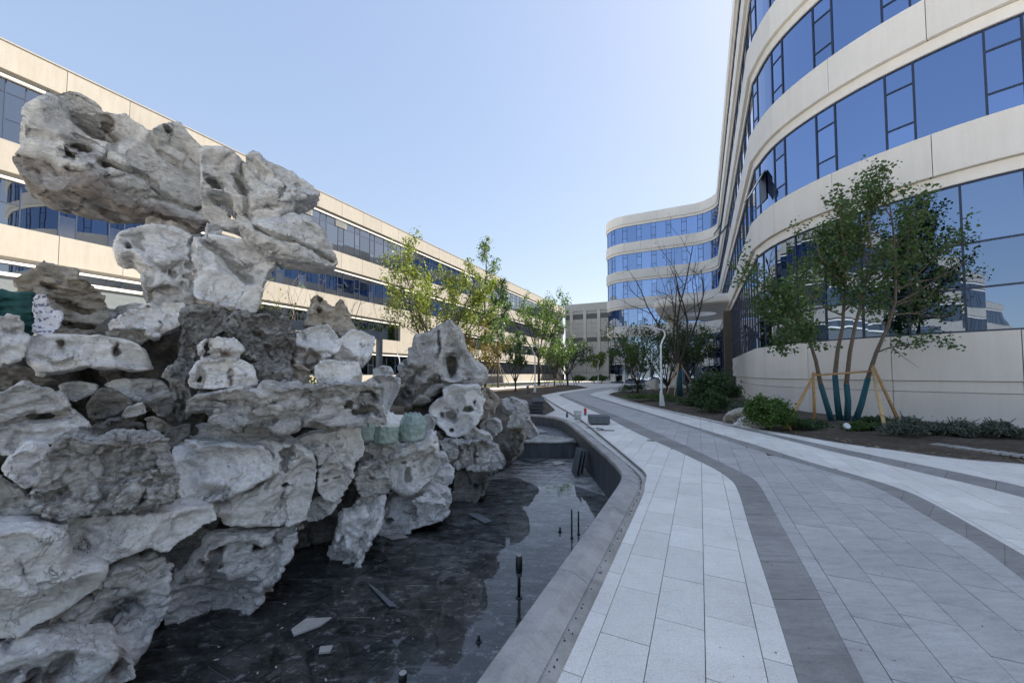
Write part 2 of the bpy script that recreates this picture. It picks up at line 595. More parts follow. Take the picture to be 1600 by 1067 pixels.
def smooth_line(pl, it=2):
    for _ in range(it):
        q = [pl[0]]
        for a, b in zip(pl, pl[1:]):
            q += [a * 0.75 + b * 0.25, a * 0.25 + b * 0.75]
        q.append(pl[-1])
        pl = q
    return pl


eA = extend(px([(842.6, 1067), (899, 963), (969, 839), (986, 800), (1002.5, 770), (1011, 748), (1009, 737), (995, 725), (965, 700), (937, 677.5), (905, 652), (865, 630), (846, 617.5)]), 3.5)
eB = extend(px([(1247.5, 1067), (1197, 904), (1170.6, 824), (1155.6, 771), (1144, 749), (1112.5, 730), (1080.6, 715), (1049, 700), (1019, 687.5), (976, 667.5), (950, 652.5), (929, 643), (872, 617)]), 3.5)
eC = extend(px([(1350.6, 1067), (1311, 989), (1259, 887.5), (1225, 827.5), (1199, 779), (1184, 752.5), (1165, 741), (1122, 720), (1080, 700), (1035, 680), (990, 660), (954, 645), (878, 617)]), 3.5)
eD = extend(px([(1600, 906), (1525, 848), (1450, 807), (1375, 762), (1311, 741), (1210, 712), (1152, 694), (1090, 672), (1040, 655), (990, 640), (916, 617.5)]), 6.0)
eE = extend(px([(1600, 867), (1532, 827.5), (1469, 792), (1424, 769), (1367.5, 750), (1262, 721), (1190, 697.5), (1115, 675.5), (1065, 660), (1015, 645), (965, 630), (921, 617)]), 6.0)
eF = extend(px([(1600, 777), (1525, 758), (1450, 741), (1375, 722.5), (1277.5, 700), (1225, 686), (1139, 665.5), (1064, 648), (989, 630.5), (948, 617.5)]), 6.0)
eF2 = extend(px([(1600, 760), (1487.5, 735.6), (1375, 713), (1311, 700), (1240, 684.5), (1140, 664), (1065, 647), (990, 629.5), (949, 617)]), 6.0)
eG = extend(px([(1600, 725.5), (1487, 717), (1412, 705.6), (1320, 694), (1240, 680), (1140, 662.5), (1065, 646), (990, 629), (950, 616.5)]), 6.0)
eA, eB, eC, eD, eE, eF, eF2, eG = [smooth_line(e, 2) for e in (eA, eB, eC, eD, eE, eF, eF2, eG)]
# the far reach, where the path swings right behind the planting
far_left = px([(846, 617.5), (872, 612.5), (925, 605), (960, 601.5), (1010, 599.5)])
far_l2 = px([(872, 617), (900, 611), (940, 605.5), (975, 602.5), (1010, 601)])
far_r1 = px([(919, 617.3), (930, 613), (955, 608.5), (985, 605.5), (1010, 604)])
far_r2 = px([(949, 617), (958, 613), (975, 610), (995, 607), (1010, 606)])

# pool plan: the inner lip of the coping
lip = [Vector((-1.75, -1.25, 0)), Vector((-0.21, 1.92, 0)), Vector((1.35, 5.12, 0)), Vector((1.66, 5.8, 0)), Vector((1.76, 6.25, 0)), Vector((1.80, 7.0, 0)),
       Vector((1.80, 9.5, 0)), Vector((1.80, 12.2, 0)), Vector((1.70, 13.3, 0)), Vector((1.35, 14.1, 0)), Vector((0.7, 14.6, 0)), Vector((-0.4, 14.8, 0)), Vector((-3.0, 14.9, 0))]
lip = smooth_line(lip, 2)


def offset(pl, d):
    out = []
    for i, p in enumerate(pl):
        t = (pl[min(i + 1, len(pl) - 1)] - pl[max(i - 1, 0)])
        t.z = 0
        t.normalize()
        out.append(p + Vector((t.y, -t.x, 0)) * d)
    return out


POOL_Z = -0.70
hole_line = offset(lip, 0.14)
pool_poly = hole_line + [Vector((-3.1, 12.4, 0)), Vector((-6.0, 5.5, 0)), Vector((-8.5, -1.3, 0))]
floor_poly = lip + [Vector((-3.1, 12.4, 0)), Vector((-6.0, 5.5, 0)), Vector((-8.5, -1.3, 0))]

# ground: one sheet to the horizon with the pool cut out of it
outer = [Vector((-900, -300, 0)), Vector((900, -300, 0)), Vector((900, 1600, 0)), Vector((-900, 1600, 0))]
loops = [outer, [Vector((p.x, p.y, 0)) for p in pool_poly]]
tri = tessellate_polygon(loops)
gv = [Vector((p.x, p.y, -0.075)) for lp in loops for p in lp]
ground = MB().add(gv, tri).obj('ground', M['bounce_paving'])  # ground made pale to bounce sunlight onto the shaded wall and stones
tag(ground, kind='structure')

# planting beds: gently mounded soil sheets with clods
def bed(name, poly, h, cell=0.45, seed=1):
    xs = [p.x for p in poly]; ys = [p.y for p in poly]
    tri_ = tessellate_polygon([[Vector((p.x, p.y, 0)) for p in poly]])
    bm = bmesh.new()
    vv = [bm.verts.new((p.x, p.y, 0)) for p in poly]
    for a, b, c in tri_:
        try: bm.faces.new((vv[a], vv[b], vv[c]))
        except ValueError: pass
    for _ in range(7):
        es = [e for e in bm.edges if e.calc_length() > cell * (1 if (e.verts[0].co.y < 24) else 3.5)]
        if not es or len(bm.faces) > 30000: break
        bmesh.ops.subdivide_edges(bm, edges=es, cuts=1, use_grid_fill=False)
        bmesh.ops.triangulate(bm, faces=bm.faces)
    edge = set()
    for e in bm.edges:
        if e.is_boundary: edge.update(e.verts)
    from mathutils import noise as mn
    segs = [(poly[i], poly[(i + 1) % len(poly)]) for i in range(len(poly))]
    for v in bm.verts:
        if v in edge:
            v.co.z = -0.05; continue
        p = v.co
        dmin = 9
        for a, b in segs:
            ab = b - a
            tt = max(0, min(1, ((p.x - a.x) * ab.x + (p.y - a.y) * ab.y) / max(1e-9, ab.x ** 2 + ab.y ** 2)))
            dmin = min(dmin, math.hypot(p.x - a.x - ab.x * tt, p.y - a.y - ab.y * tt))
        k = min(1, dmin / 1.6)
        v.co.z = -0.05 + h * k * k * (3 - 2 * k) + 0.05 * k * mn.noise(Vector((p.x * 1.3, p.y * 1.3, seed))) + 0.025 * mn.noise(Vector((p.x * 4, p.y * 4, seed))) * min(1, dmin * 4)
    me = bpy.data.meshes.new(name)
    bm.to_mesh(me); bm.free()
    me.polygons.foreach_set('use_smooth', [True] * len(me.polygons))
    me.materials.append(M['soil'])
    o = bpy.data.objects.new(name, me); COL.objects.link(o)
    return tag(o, kind='structure')


bedR = [p for p in eG[::-1] if p.x < 60]
bedR = [G(958, 612)] + bedR
bed('planting_bed', bedR + [Vector((24, 8.0, 0)), Vector((16.5, 11.0, 0)), Vector((13.4, 16.0, 0)), Vector((13.4, 20.0, 0)), Vector((21.5, 37.0, 0)), Vector((19.0, 44, 0)), Vector((17.5, 44.5, 0))], 0.10)
bed('planting_bed', px([(846, 618), (872, 613), (923, 606), (905, 602), (800, 604), (650, 606)]) + [Vector((-14, 26, 0)), Vector((-9, 17.5, 0)), Vector((-3, 15.6, 0)), Vector((1.2, 15.4, 0)), Vector((2.0, 18, 0))], 0.22, seed=3)

# light path and grass strip at the foot of the left building
LO = Vector((-26.4, 19.8, 0))


def lb(s, off, z=0.0):
    return LO + U * s + N * off + Vector((0, 0, z))


MB().add([lb(-40, 0, -0.06), lb(-40, 9, -0.06), lb(100, 9, -0.06), lb(100, 0, -0.06)], [(0, 1, 2, 3)]).obj('footway', M['concrete'])['kind'] = 'structure'
MB().add([lb(-40, 4.5, -0.03), lb(-40, 8.0, -0.03), lb(88, 8.0, -0.03), lb(88, 4.5, -0.03)], [(0, 1, 2, 3)]).obj('lawn', M['grass_strip'])['kind'] = 'structure'
gp = px([(690, 614), (770, 609.5), (830, 605.5), (836, 607), (780, 612), (700, 617)], 0.0)
MB().add([p + Vector((0, 0, 0.22)) for p in gp], [tuple(range(6))]).obj('garden_path', M['concrete'])['kind'] = 'structure'

# bedding sheet under the paving
pave_out = eA + far_left[1:] + far_r2[::-1] + eG[::-1]
tri = tessellate_polygon([[Vector((p.x, p.y, 0)) for p in pave_out]])
MB().add([Vector((p.x, p.y, -0.03)) for p in pave_out], tri).obj('paving_bed', M['joint_sand'])['kind'] = 'structure'


def clip_rect(poly, o, a0, a1, b0, b1):
    """clip a polygon (list of (a,b)) to a rectangle"""
    def cut(pl, ax, val, keep_less):
        out = []
        for i in range(len(pl)):
            p, q = pl[i], pl[(i + 1) % len(pl)]
            pi = (p[ax] <= val) == keep_less or p[ax] == val
            qi = (q[ax] <= val) == keep_less or q[ax] == val
            if pi: out.append(p)
            if pi != qi:
                t = (val - p[ax]) / (q[ax] - p[ax])
                out.append((p[0] + (q[0] - p[0]) * t, p[1] + (q[1] - p[1]) * t))
        return out
    for ax, val, kl in ((0, a0, False), (0, a1, True), (1, b0, False), (1, b1, True)):
        poly = cut(poly, ax, val, kl)
        if len(poly) < 3: return []
    return poly


def area2(p):
    return abs(sum(p[i][0] * p[(i + 1) % len(p)][1] - p[(i + 1) % len(p)][0] * p[i][1] for i in range(len(p)))) / 2


def seen_size(c, w):
    if c.y < 0.9: return 0
    x = CXP + F * c.x / c.y
    y = CYP + 25 + F * EYE / c.y
    if x < -60 or x > 1680 or y > 1130: return 0
    return F / c.y * w * (EYE / c.y) + 0.001


def pave(name, region, mat, wa=0.6, wb=0.3, gap=0.006, seed=0, stagger=(0.0, 0.31, 0.12, 0.43), skip=()):
    """stone slabs laid along U, cut to the outline of the region; each slab its own piece"""
    r = random.Random(seed)
    root = bpy.data.objects.new(name, None)
    COL.objects.link(root)
    tag(root, kind='structure')
    ab = [(p.dot(U), p.dot(N)) for p in region]
    amin, amax = min(a for a, b in ab), max(a for a, b in ab)
    bmin, bmax = min(b for a, b in ab), max(b for a, b in ab)
    pieces = []
    j = math.floor(bmin / wb)
    while j * wb < bmax:
        strip = clip_rect(ab, 0, amin - 1, amax + 1, j * wb + gap * 0.4, (j + 1) * wb - gap * 0.4)
        if len(strip) >= 3:
            s0, s1 = min(a for a, b in strip), max(a for a, b in strip)
            st = stagger[j % len(stagger)]
            i = math.floor((s0 - st) / wa)
            while st + i * wa < s1:
                a0 = st + i * wa
                q = clip_rect(strip, 0, a0 + gap * 0.65, a0 + wa - gap * 0.65, bmin - 1, bmax + 1)
                if len(q) >= 3 and area2(q) > 0.004:
                    pieces.append(q)
                i += 1
        j += 1
    items = []
    for q in pieces:
        ca = sum(p[0] for p in q) / len(q); cb = sum(p[1] for p in q) / len(q)
        c = U * ca + N * cb
        items.append((seen_size(c, math.sqrt(area2(q))), q, c))
    items.sort(key=lambda t: -t[0])
    rest = MB()
    n = 0
    for sz, q, c in items:
        if any((c - k).length < 0.28 for k in skip):
            # a broken slab: only part of it is laid
            q = clip_rect(q, 0, q[0][0] - 9, sum(p[0] for p in q) / len(q) + 0.05, -99, 99)
            if len(q) < 3: continue
        if c.y < -1.5: continue
        pts = [U * a + N * b for a, b in q]
        ded = []
        for p in pts:
            if not ded or (p - ded[-1]).length > 1e-4: ded.append(p)
        if len(ded) > 2 and (ded[0] - ded[-1]).length < 1e-4: ded.pop()
        if len(ded) < 3: continue
        dz = r.uniform(-0.0018, 0.0018)
        mb = MB().prism([(p.x, p.y) for p in ded], -0.026, dz)
        if sz > 0 and n < 300:
            mb.obj('paver', mat, root)
            n += 1
        else:
            rest.add(mb.v, mb.f)
    if rest.v:
        tag(rest.obj('paver_field', mat, root), kind='stuff')
    return root


def between(e1, e2):
    return list(e1) + list(e2)[::-1]


gapR = [G(1023, 692), G(1195, 709)]
pave('white_paving', between(eA + far_left[1:], eB + far_l2[1:]), M['white_granite'], seed=1, skip=[G(1026, 689)])
pave('grey_paving', between(eC + far_l2[1:], eD + far_r1), M['grey_granite'], seed=2, skip=[G(1195, 709)])
pave('white_paving', between(eE + far_r1, eF + far_r2), M['white_granite'], seed=3)
pave('white_paving', between(eF2, eG), M['white_granite'], seed=4)


def band(name, e1, e2, mat, step=0.62, seed=0):
    """a border course of long slabs that follows the curve"""
    r = random.Random(seed)
    root = bpy.data.objects.new(name, None)
    COL.objects.link(root)
    tag(root, kind='structure')

    def resample(pl, n):
        L = [0]
        for a, b in zip(pl, pl[1:]): L.append(L[-1] + (b - a).length)
        out = []
        for k in range(n + 1):
            t = L[-1] * k / n
            i = max(0, min(len(pl) - 2, next((m for m in range(len(L) - 1) if L[m + 1] >= t - 1e-9), len(pl) - 2)))
            f = (t - L[i]) / max(1e-9, L[i + 1] - L[i])
            out.append(pl[i].lerp(pl[i + 1], f))
        return out
    Ltot = sum((b - a).length for a, b in zip(e1, e1[1:]))
    n = max(2, int(Ltot / step))
    sub = 3
    p1, p2 = resample(e1, n * sub), resample(e2, n * sub)
    for k in range(n):
        a = p1[k * sub:(k + 1) * sub + 1]
        b = p2[k * sub:(k + 1) * sub + 1]
        t = (a[-1] - a[0]).normalized() * 0.003
        a = [a[0] + t] + a[1:-1] + [a[-1] - t]
        b = [b[0] + t] + b[1:-1] + [b[-1] - t]
        w = (b[0] - a[0]).normalized() * 0.003
        poly = [p + w for p in a] + [p - w for p in b[::-1]]
        if (b[0] - a[0]).length < 0.03: continue
        MB().prism([(p.x, p.y) for p in poly], -0.026, r.uniform(-0.0018, 0.0018)).obj('border_slab', mat, root)
    return root


band('border_course', eB, eC, M['dark_granite'], seed=5)
band('border_course', eD, eE, M['dark_granite'], seed=6)
band('border_course', eF, eF2, M['dark_granite'], seed=7)
kerb = offset(eG, -0.10) if (offset(eG, -0.10)[5] - Vector((30, 20, 0))).length < (eG[5] - Vector((30, 20, 0))).length else offset(eG, 0.10)
band('path_edging', eG, kerb, M['coping_stone'], 1.0, seed=8)

# pool: walls, floor tiles, step, coping
pool = thing('ornamental_pool', 'drained dark stone ornamental pool sunk beside the pale path', 'pool', (0, 6, POOL_Z))


def sweep(pl, sect, closed_ends=True):
    """sweep a cross-section [(offset to the right, z)] (closed loop) along a plan line"""
    mb = MB()
    m = len(sect)
    offs = [offset(pl, o) for o, z in sect]
    vs_ = []
    for i in range(len(pl)):
        for k in range(m):
            p = offs[k][i]
            vs_.append(Vector((p.x, p.y, sect[k][1])))
    fs = []
    for i in range(len(pl) - 1):
        for k in range(m):
            k2 = (k + 1) % m
            fs.append((i * m + k, i * m + k2, (i + 1) * m + k2, (i + 1) * m + k))
    if closed_ends:
        fs.append(tuple(range(m))[::-1]); fs.append(tuple((len(pl) - 1) * m + k for k in range(m)))
    return mb.add(vs_, fs)


sweep(lip, [(0.012, POOL_Z - 0.05), (0.012, 0.03), (0.2, 0.03), (0.2, POOL_Z - 0.05)]).obj('wall', M['pool_wall'], pool)
# coping in lengths of stone: flat top, sloped back, then a mortar haunch down to the paving
acc, cuts = 0, [0]
for i in range(1, len(lip)):
    acc += (lip[i] - lip[i - 1]).length
    if acc > 1.15 or (i == len(lip) - 1):
        cuts.append(i); acc = 0
for a, b in zip(cuts, cuts[1:]):
    seg = lip[a:b + 1]
    t = (seg[-1] - seg[0]).normalized() * 0.003
    seg = [seg[0] + t] + seg[1:-1] + [seg[-1] - t]
    sweep(seg, [(-0.015, 0.025), (-0.015, 0.085), (0.0, 0.1), (0.112, 0.1), (0.235, 0.035), (0.235, 0.022)]).obj('coping', M['coping_stone'], pool)
sweep(lip, [(0.228, -0.08), (0.232, 0.032), (0.25, 0.018), (0.315, 0.003), (0.315, -0.08)]).obj('mortar_haunch', M['mortar_strip'], pool, True)
# mortar crumbs along the haunch
crumb = MB()
for i in range(len(lip) - 1):
    for k in range(16):
        if rng.random() < 0.7:
            t = rng.random()
            p = lip[i].lerp(lip[i + 1], t)
            q = offset(lip, 0.262 + rng.gauss(0, 0.014))[i].lerp(offset(lip, 0.262 + rng.gauss(0, 0.016))[i + 1], t)
            s_ = rng.uniform(0.003, 0.010)
            crumb.box((q.x, q.y, 0.018), s_, s_ * rng.uniform(0.6, 1.6), s_, Vector((math.cos(t * 9), math.sin(t * 9), 0)), Vector((-math.sin(t * 9), math.cos(t * 9), 0)))
tag(crumb.obj('mortar_crumbs', M['slab_dark'], pool), kind='stuff')

tri = tessellate_polygon([[Vector((p.x, p.y, 0)) for p in pool_poly]])
MB().add([Vector((p.x, p.y, POOL_Z - 0.008)) for p in pool_poly], tri).obj('floor_bed', M['concrete'], pool)
ab = [(p.dot(U), p.dot(N)) for p in floor_poly]
b0, b1 = min(b for a, b in ab), max(b for a, b in ab)
j = math.floor(b0 / 0.6)
tiles = 0
while j * 0.6 < b1:
    st = clip_rect(ab, 0, -99, 99, j * 0.6 + 0.005, (j + 1) * 0.6 - 0.005)
    if len(st) >= 3:
        i = math.floor(min(a for a, b in st) / 0.9)
        while i * 0.9 < max(a for a, b in st):
            q = clip_rect(st, 0, i * 0.9 + 0.005 + 0.3 * (j % 2), (i + 1) * 0.9 - 0.005 + 0.3 * (j % 2), -99, 99)
            i += 1
            if len(q) < 3 or area2(q) < 0.01: continue
            pts = [U * a + N * b for a, b in q]
            if max(p.y for p in pts) < 1.0 or min(p.x for p in pts) < -5.5: continue
            MB().prism([(p.x, p.y) for p in pts], POOL_Z - 0.018, POOL_Z + rng.uniform(-0.0015, 0.0015)).obj('floor_tile', M['pool_tile'], pool)
            tiles += 1
    j += 1
# raised upper basin at the far end
step_poly = [Vector((1.785, 10.75, 0)), Vector((-2.2, 10.45, 0)), Vector((-2.8, 12.4, 0)), Vector((-2.9, 14.75, 0)), Vector((0.0, 14.72, 0)), Vector((1.0, 14.3, 0)), Vector((1.6, 13.4, 0)), Vector((1.785, 12.2, 0))]
MB().prism([(p.x, p.y) for p in step_poly], POOL_Z + 0.004, -0.27).obj('basin_step', M['pool_wall'], pool)
lipst = [Vector((1.78, 10.70, 0)), Vector((1.78, 11.3, 0)), Vector((0.9, 11.9, 0)), Vector((0.35, 11.2, 0)), Vector((-2.0, 11.0, 0)), Vector((-2.0, 10.42, 0))]
MB().prism([(p.x, p.y) for p in lipst], -0.266, -0.235).obj('step_slab', M['pool_tile'], pool)
for (x0, y0, w, d) in ((-0.3, 11.4, 0.9, 1.3), (0.65, 12.3, 0.8, 0.9), (-0.35, 12.9, 0.8, 1.2)):
    MB().box((x0, y0 + 0.5, -0.255), w, d, 0.03, Vector((0.95, 0.3, 0)).normalized(), Vector((-0.3, 0.95, 0)).normalized()).obj('step_slab', M['pool_tile'], pool)
# standing water
wp = [p for p in floor_poly]
wline = [Vector((p.x, p.y, 0)) for p in floor_poly if p.y < 8.2]
wline = [p for p in offset(lip, -0.004) if p.y < 7.6] + [Vector((1.2, 8.3, 0)), Vector((0.6, 8.0, 0)), Vector((0.1, 8.8, 0)), Vector((-0.7, 8.5, 0)), Vector((-2.5, 8.6, 0)), Vector((-4.4, 5.5, 0)), Vector((-6.5, 1.0, 0)), Vector((-7.5, -1.25, 0))]
tri = tessellate_polygon([wline])
water = MB().add([Vector((p.x, p.y, POOL_Z + 0.012)) for p in wline], tri).obj('pool_water', M['water_film'])
if water.data.polygons[0].normal.z < 0: water.data.flip_normals()
tag(water, kind='structure')

# ------------------------------------------------------------------ buildings
class Path:
    """a plan line with arc length; side=+1 puts 'outward' to the left of travel, -1 to the right"""
    def __init__(s, pts, side):
        s.p = [Vector((p[0], p[1], 0)) for p in pts]
        s.side = side
        s.L = [0.0]
        for a, b in zip(s.p, s.p[1:]): s.L.append(s.L[-1] + (b - a).length)
        s.n = []
        for i in range(len(s.p)):
            t = (s.p[min(i + 1, len(s.p) - 1)] - s.p[max(i - 1, 0)]).normalized()
            s.n.append(Vector((-t.y, t.x, 0)) * side)
        s.len = s.L[-1]

    def at(s, d, off=0.0, z=0.0):
        d = max(0, min(s.len, d))
        lo, hi = 0, len(s.L) - 1
        while hi - lo > 1:
            m = (lo + hi) // 2
            if s.L[m] <= d: lo = m
            else: hi = m
        f = (d - s.L[lo]) / max(1e-9, s.L[hi] - s.L[lo])
        p = s.p[lo].lerp(s.p[hi], f)
        n = s.n[lo].lerp(s.n[hi], f).normalized()
        return p + n * off + Vector((0, 0, z))

    def stations(s, a, b, tol=1.0):
        out = [a]
        for i, l in enumerate(s.L):
            if a + 0.02 < l < b - 0.02:
                out.append(l)
        out.append(b)
        # drop stations where the line is straight
        keep = [out[0]]
        for k in range(1, len(out) - 1):
            p0, p1, p2 = s.at(keep[-1]), s.at(out[k]), s.at(out[k + 1])
            if (p1 - p0).normalized().dot((p2 - p1).normalized()) < 0.99995 or out[k] - keep[-1] > 30: keep.append(out[k])
        keep.append(out[-1])
        return keep

    def solid(s, mb, a, b, sect):
        """sect: closed loop of (off, z)"""
        st = s.stations(a, b)
        m = len(sect)
        vs_ = [s.at(d, o, z) for d in st for o, z in sect]
        fs = []
        for i in range(len(st) - 1):
            for k in range(m):
                k2 = (k + 1) % m
                fs.append((i * m + k, i * m + k2, (i + 1) * m + k2, (i + 1) * m + k))
        fs.append(tuple(range(m))[::-1]); fs.append(tuple((len(st) - 1) * m + k for k in range(m)))
        return mb.add(vs_, fs)

    def near(s, pt):
        best = min(range(len(s.p)), key=lambda i: (s.p[i] - Vector((pt[0], pt[1], 0))).length)
        return s.L[best]


def rect(o0, o1, z0, z1):
    return [(o0, z0), (o1, z0), (o1, z1), (o0, z1)]


def catmull(pts, step=0.4):
    P = [Vector((p[0], p[1], 0)) for p in pts]
    P = [P[0] * 2 - P[1]] + P + [P[-1] * 2 - P[-2]]
    out = []
    for i in range(1, len(P) - 2):
        n = max(1, int((P[i + 1] - P[i]).length / step))
        for k in range(n):
            t = k / n
            a, b, c, d = P[i - 1], P[i], P[i + 1], P[i + 2]
            out.append(0.5 * ((2 * b) + (c - a) * t + (2 * a - 5 * b + 4 * c - d) * t * t + (3 * b - a - 3 * c + d) * t ** 3))
    out.append(P[-2])
    return out


def window_row(path, parent, s0, s1, z0, z1, widths, mat, frac_fn, glass_off=0.0, bar=0.05, proud=0.03, far=1e9, min_w=0.3, alt=None):
    """one storey of glazing: the bars are one part, every pane is a piece under it"""
    bars = MB()
    path.solid(bars, s0, s1, rect(glass_off - 0.03, glass_off + proud, z1 - bar, z1))
    path.solid(bars, s0, s1, rect(glass_off - 0.03, glass_off + proud, z0, z0 + bar))
    cells = []
    s, k = s0, 0
    while s < s1 - min_w:
        w = widths[k % len(widths)]
        e = min(s1, s + w)
        if s1 - e < min_w: e = s1
        cells.append((s, e, k))
        s, k = e, k + 1
    todo = []
    for a, b, k in cells:
        path.solid(bars, max(s0, a - bar / 2), a + bar / 2, rect(glass_off - 0.03, glass_off + proud * 1.3, z0 + bar * 0.5, z1 - bar * 0.5))
        fr = frac_fn(k)
        zs = [z0] + [z0 + (z1 - z0) * f for f in fr] + [z1]
        for f in zs[1:-1]:
            path.solid(bars, a + bar / 2, b - bar / 2, rect(glass_off - 0.03, glass_off + proud, f - bar / 2, f + bar / 2))
        for i in range(len(zs) - 1):
            todo.append((a, b, zs[i], zs[i + 1], alt if (alt and k % 2 == 1 and i == 0 and (k * 7919) % 11 < 4) else mat))
    row = bars.obj('window_row', M['mullion'], parent)
    rest = MB()
    for a, b, p, q, mt in todo:
        mb = MB()
        path.solid(mb, a + 0.005, b - 0.005, rect(glass_off - 0.02, glass_off + random.Random(int(a * 77 + p * 13)).uniform(-0.002, 0.002), p + 0.004, q - 0.004))
        if -1 < path.at((a + b) / 2).y < far and (path.side > 0 or path.at((a + b) / 2).y > 14):
            mb.obj('pane', mt, row)
        else:
            rest.add(mb.v, mb.f)
    if rest.v:
        tag(rest.obj('pane_field', mat, row), kind='stuff')
    return row


def panel_band(path, parent, s0, s1, plen, sect, mat, gap=0.025, far=1e9, name='cladding_panel', phase=0.0, back=None, back_mat=None):
    """cladding in lengths, every panel a piece under the backing strip"""
    bk = MB()
    path.solid(bk, s0, s1, back)
    base = bk.obj('spandrel', back_mat, parent)
    s = s0 - (plen - phase % plen) % plen
    rest = MB()
    while s < s1 - 0.05:
        a, b = max(s0, s) + gap / 2, min(s1, s + plen) - gap / 2
        if b - a > 0.1:
            mb = MB()
            path.solid(mb, a, b, sect)
            if -1 < path.at((a + b) / 2).y < far and (path.side > 0 or path.at((a + b) / 2).y > 14): mb.obj(name, mat, base)
            else: rest.add(mb.v, mb.f)
        s += plen
    if rest.v: tag(rest.obj('panel_field', mat, base), kind='stuff')
    return base


# ---- the long building on the left
left_path = Path([tuple((LO + U * t)[:2]) for t in (-110, -80, -40, -20, 0, 20, 40, 60, 80, 92)], -1)
S0 = 110.0                                     # arc length where LO sits
lroot = thing('low_office_building', 'long cream three storey building with ribbon windows in full sun on the left', 'building', lb(30, -0.5))


def lev(u): return EYE + 0.033 * u


Lz = dict(par=lev(525), w1t=lev(470), w1b=lev(368), w2t=lev(308.5), w2b=lev(233.5), w3t=lev(174), w3b=lev(116), w4t=lev(61), w4b=lev(-6))
FAR_L = 60
core = MB()
left_path.solid(core, 0, left_path.len, rect(-14, -0.45, -0.3, Lz['par'] - 0.7))
core.obj('wall_core', M['reveal'], lroot)


def left_band(zb, zt, end=None, start=0):
    """zb: head of the window below, zt: top of the band"""
    e = left_path.len if end is None else end
    panel_band(left_path, lroot, start, e, 2.7, rect(-0.1, 0.12, zb + 0.34, zt), M['cream_panel'], far=FAR_L, phase=(S0 + 1.81) % 2.7,
               back=rect(-0.5, -0.11, zb + 0.12, zt - 0.01), back_mat=M['reveal'])
    mb = MB(); left_path.solid(mb, start, e, rect(-0.45, -0.02, zb, zb + 0.12)); mb.obj('head_trim', M['white_trim'], lroot)


left_band(Lz['w1t'], Lz['par'])
left_band(Lz['w2t'], Lz['w1b'])
left_band(Lz['w3t'], Lz['w2b'])
left_band(Lz['w4t'], Lz['w3b'])
mb = MB(); left_path.solid(mb, 0, left_path.len, rect(-0.5, 0.16, Lz['par'], Lz['par'] + 0.07)); mb.obj('parapet_cap', M['cream_panel'], lroot)
panel_band(left_path, lroot, 0, left_path.len, 2.7, rect(-0.1, 0.12, -0.2, Lz['w4b']), M['cream_panel'], far=FAR_L, phase=(S0 + 1.81) % 2.7, back=rect(-0.5, -0.11, -0.2, Lz['w4b'] - 0.02), back_mat=M['reveal'])
lw = (1.39, 0.69)
ph = S0 + 1.97 - 20 * 2.08 + 2.08 * 5
window_row(left_path, lroot, 0.2, left_path.len - 0.3, Lz['w1b'], Lz['w1t'], lw, M['glass_left'], lambda k: (0.79,) if k % 2 == 0 else ((0.37, 0.79) if k % 4 == 1 else (0.4, 0.79)), -0.22, far=FAR_L)
window_row(left_path, lroot, 0.2, left_path.len - 0.3, Lz['w2b'], Lz['w2t'], lw, M['glass_left'], lambda k: () if k % 2 == 0 else (0.5,), -0.22, far=FAR_L, alt=M['glass_pale'])
sE = S0 + (46.2 - 19.8) / U.y
window_row(left_path, lroot, 0.2, sE, Lz['w3b'], Lz['w3t'], lw, M['glass_left'], lambda k: () if k % 2 == 0 else (0.5,), -0.22, far=FAR_L, alt=M['glass_pale'])
window_row(left_path, lroot, sE + 5.4, left_path.len - 0.3, Lz['w3b'], Lz['w3t'], lw, M['glass_left'], lambda k: () if k % 2 == 0 else (0.5,), -0.22, far=FAR_L, alt=M['glass_pale'])
window_row(left_path, lroot, 0.2, left_path.len - 0.3, Lz['w4b'], Lz['w4t'], lw, M['glass_left'], lambda k: () if k % 2 == 0 else (0.5,), -0.22, far=FAR_L, alt=M['glass_pale'])
panel_band(left_path, lroot, sE, sE + 5.4, 2.7, rect(-0.1, 0.10, Lz['w3b'], Lz['w3t'] + 0.3), M['cream_panel'], far=FAR_L, back=rect(-0.5, -0.11, Lz['w3b'], Lz['w3t']), back_mat=M['reveal'])
# louvred vents in the top row
for t in (34.4, 37.9):
    s = S0 + (t - 19.8) / U.y
    v = MB()
    left_path.solid(v, s, s + 1.35, rect(-0.24, -0.16, Lz['w1b'] + 0.79 * (Lz['w1t'] - Lz['w1b']), Lz['w1t']))
    vent = v.obj('vent', M['louvre_grey'], lroot)
    for k in range(5):
        z = Lz['w1b'] + (0.8 + 0.038 * k) * (Lz['w1t'] - Lz['w1b'])
        v = MB(); left_path.solid(v, s + 0.03, s + 1.32, [(-0.16, z), (-0.10, z - 0.03), (-0.10, z), (-0.16, z + 0.05)]); v.obj('slat', M['louvre_grey'], vent)
# single storey annexe roof that shows under the third row at far left
mb = MB(); left_path.solid(mb, S0 - 10, S0 + 9.5, rect(0.0, 2.4, lev(100), lev(142))); mb.obj('porch_roof', M['slab_grey'], lroot)
mb = MB(); left_path.solid(mb, S0 - 10, S0 + 9.5, rect(0.0, 2.5, lev(142), lev(147))); mb.obj('porch_cap', M['white_trim'], lroot)
for t in (-8, -2, 4, 9):
    mb = MB(); left_path.solid(mb, S0 + t, S0 + t + 0.4, rect(1.9, 2.3, -0.2, lev(100))); mb.obj('porch_pier', M['slab_grey'], lroot)

# ---- the grey hall that closes the far end
p0 = Vector((23.2, 95.0, 0))
grey_path = Path([tuple((p0 + N * t)[:2]) for t in (20, 10, 0, -6, -10.5)], 1)
groot = thing('grey_hall_building', 'plain grey panelled hall with pilasters closing the far end of the courtyard', 'building', p0)
gs0 = 20.0


def gz(y, d=95.0): return EYE + (583 - y) / F * d


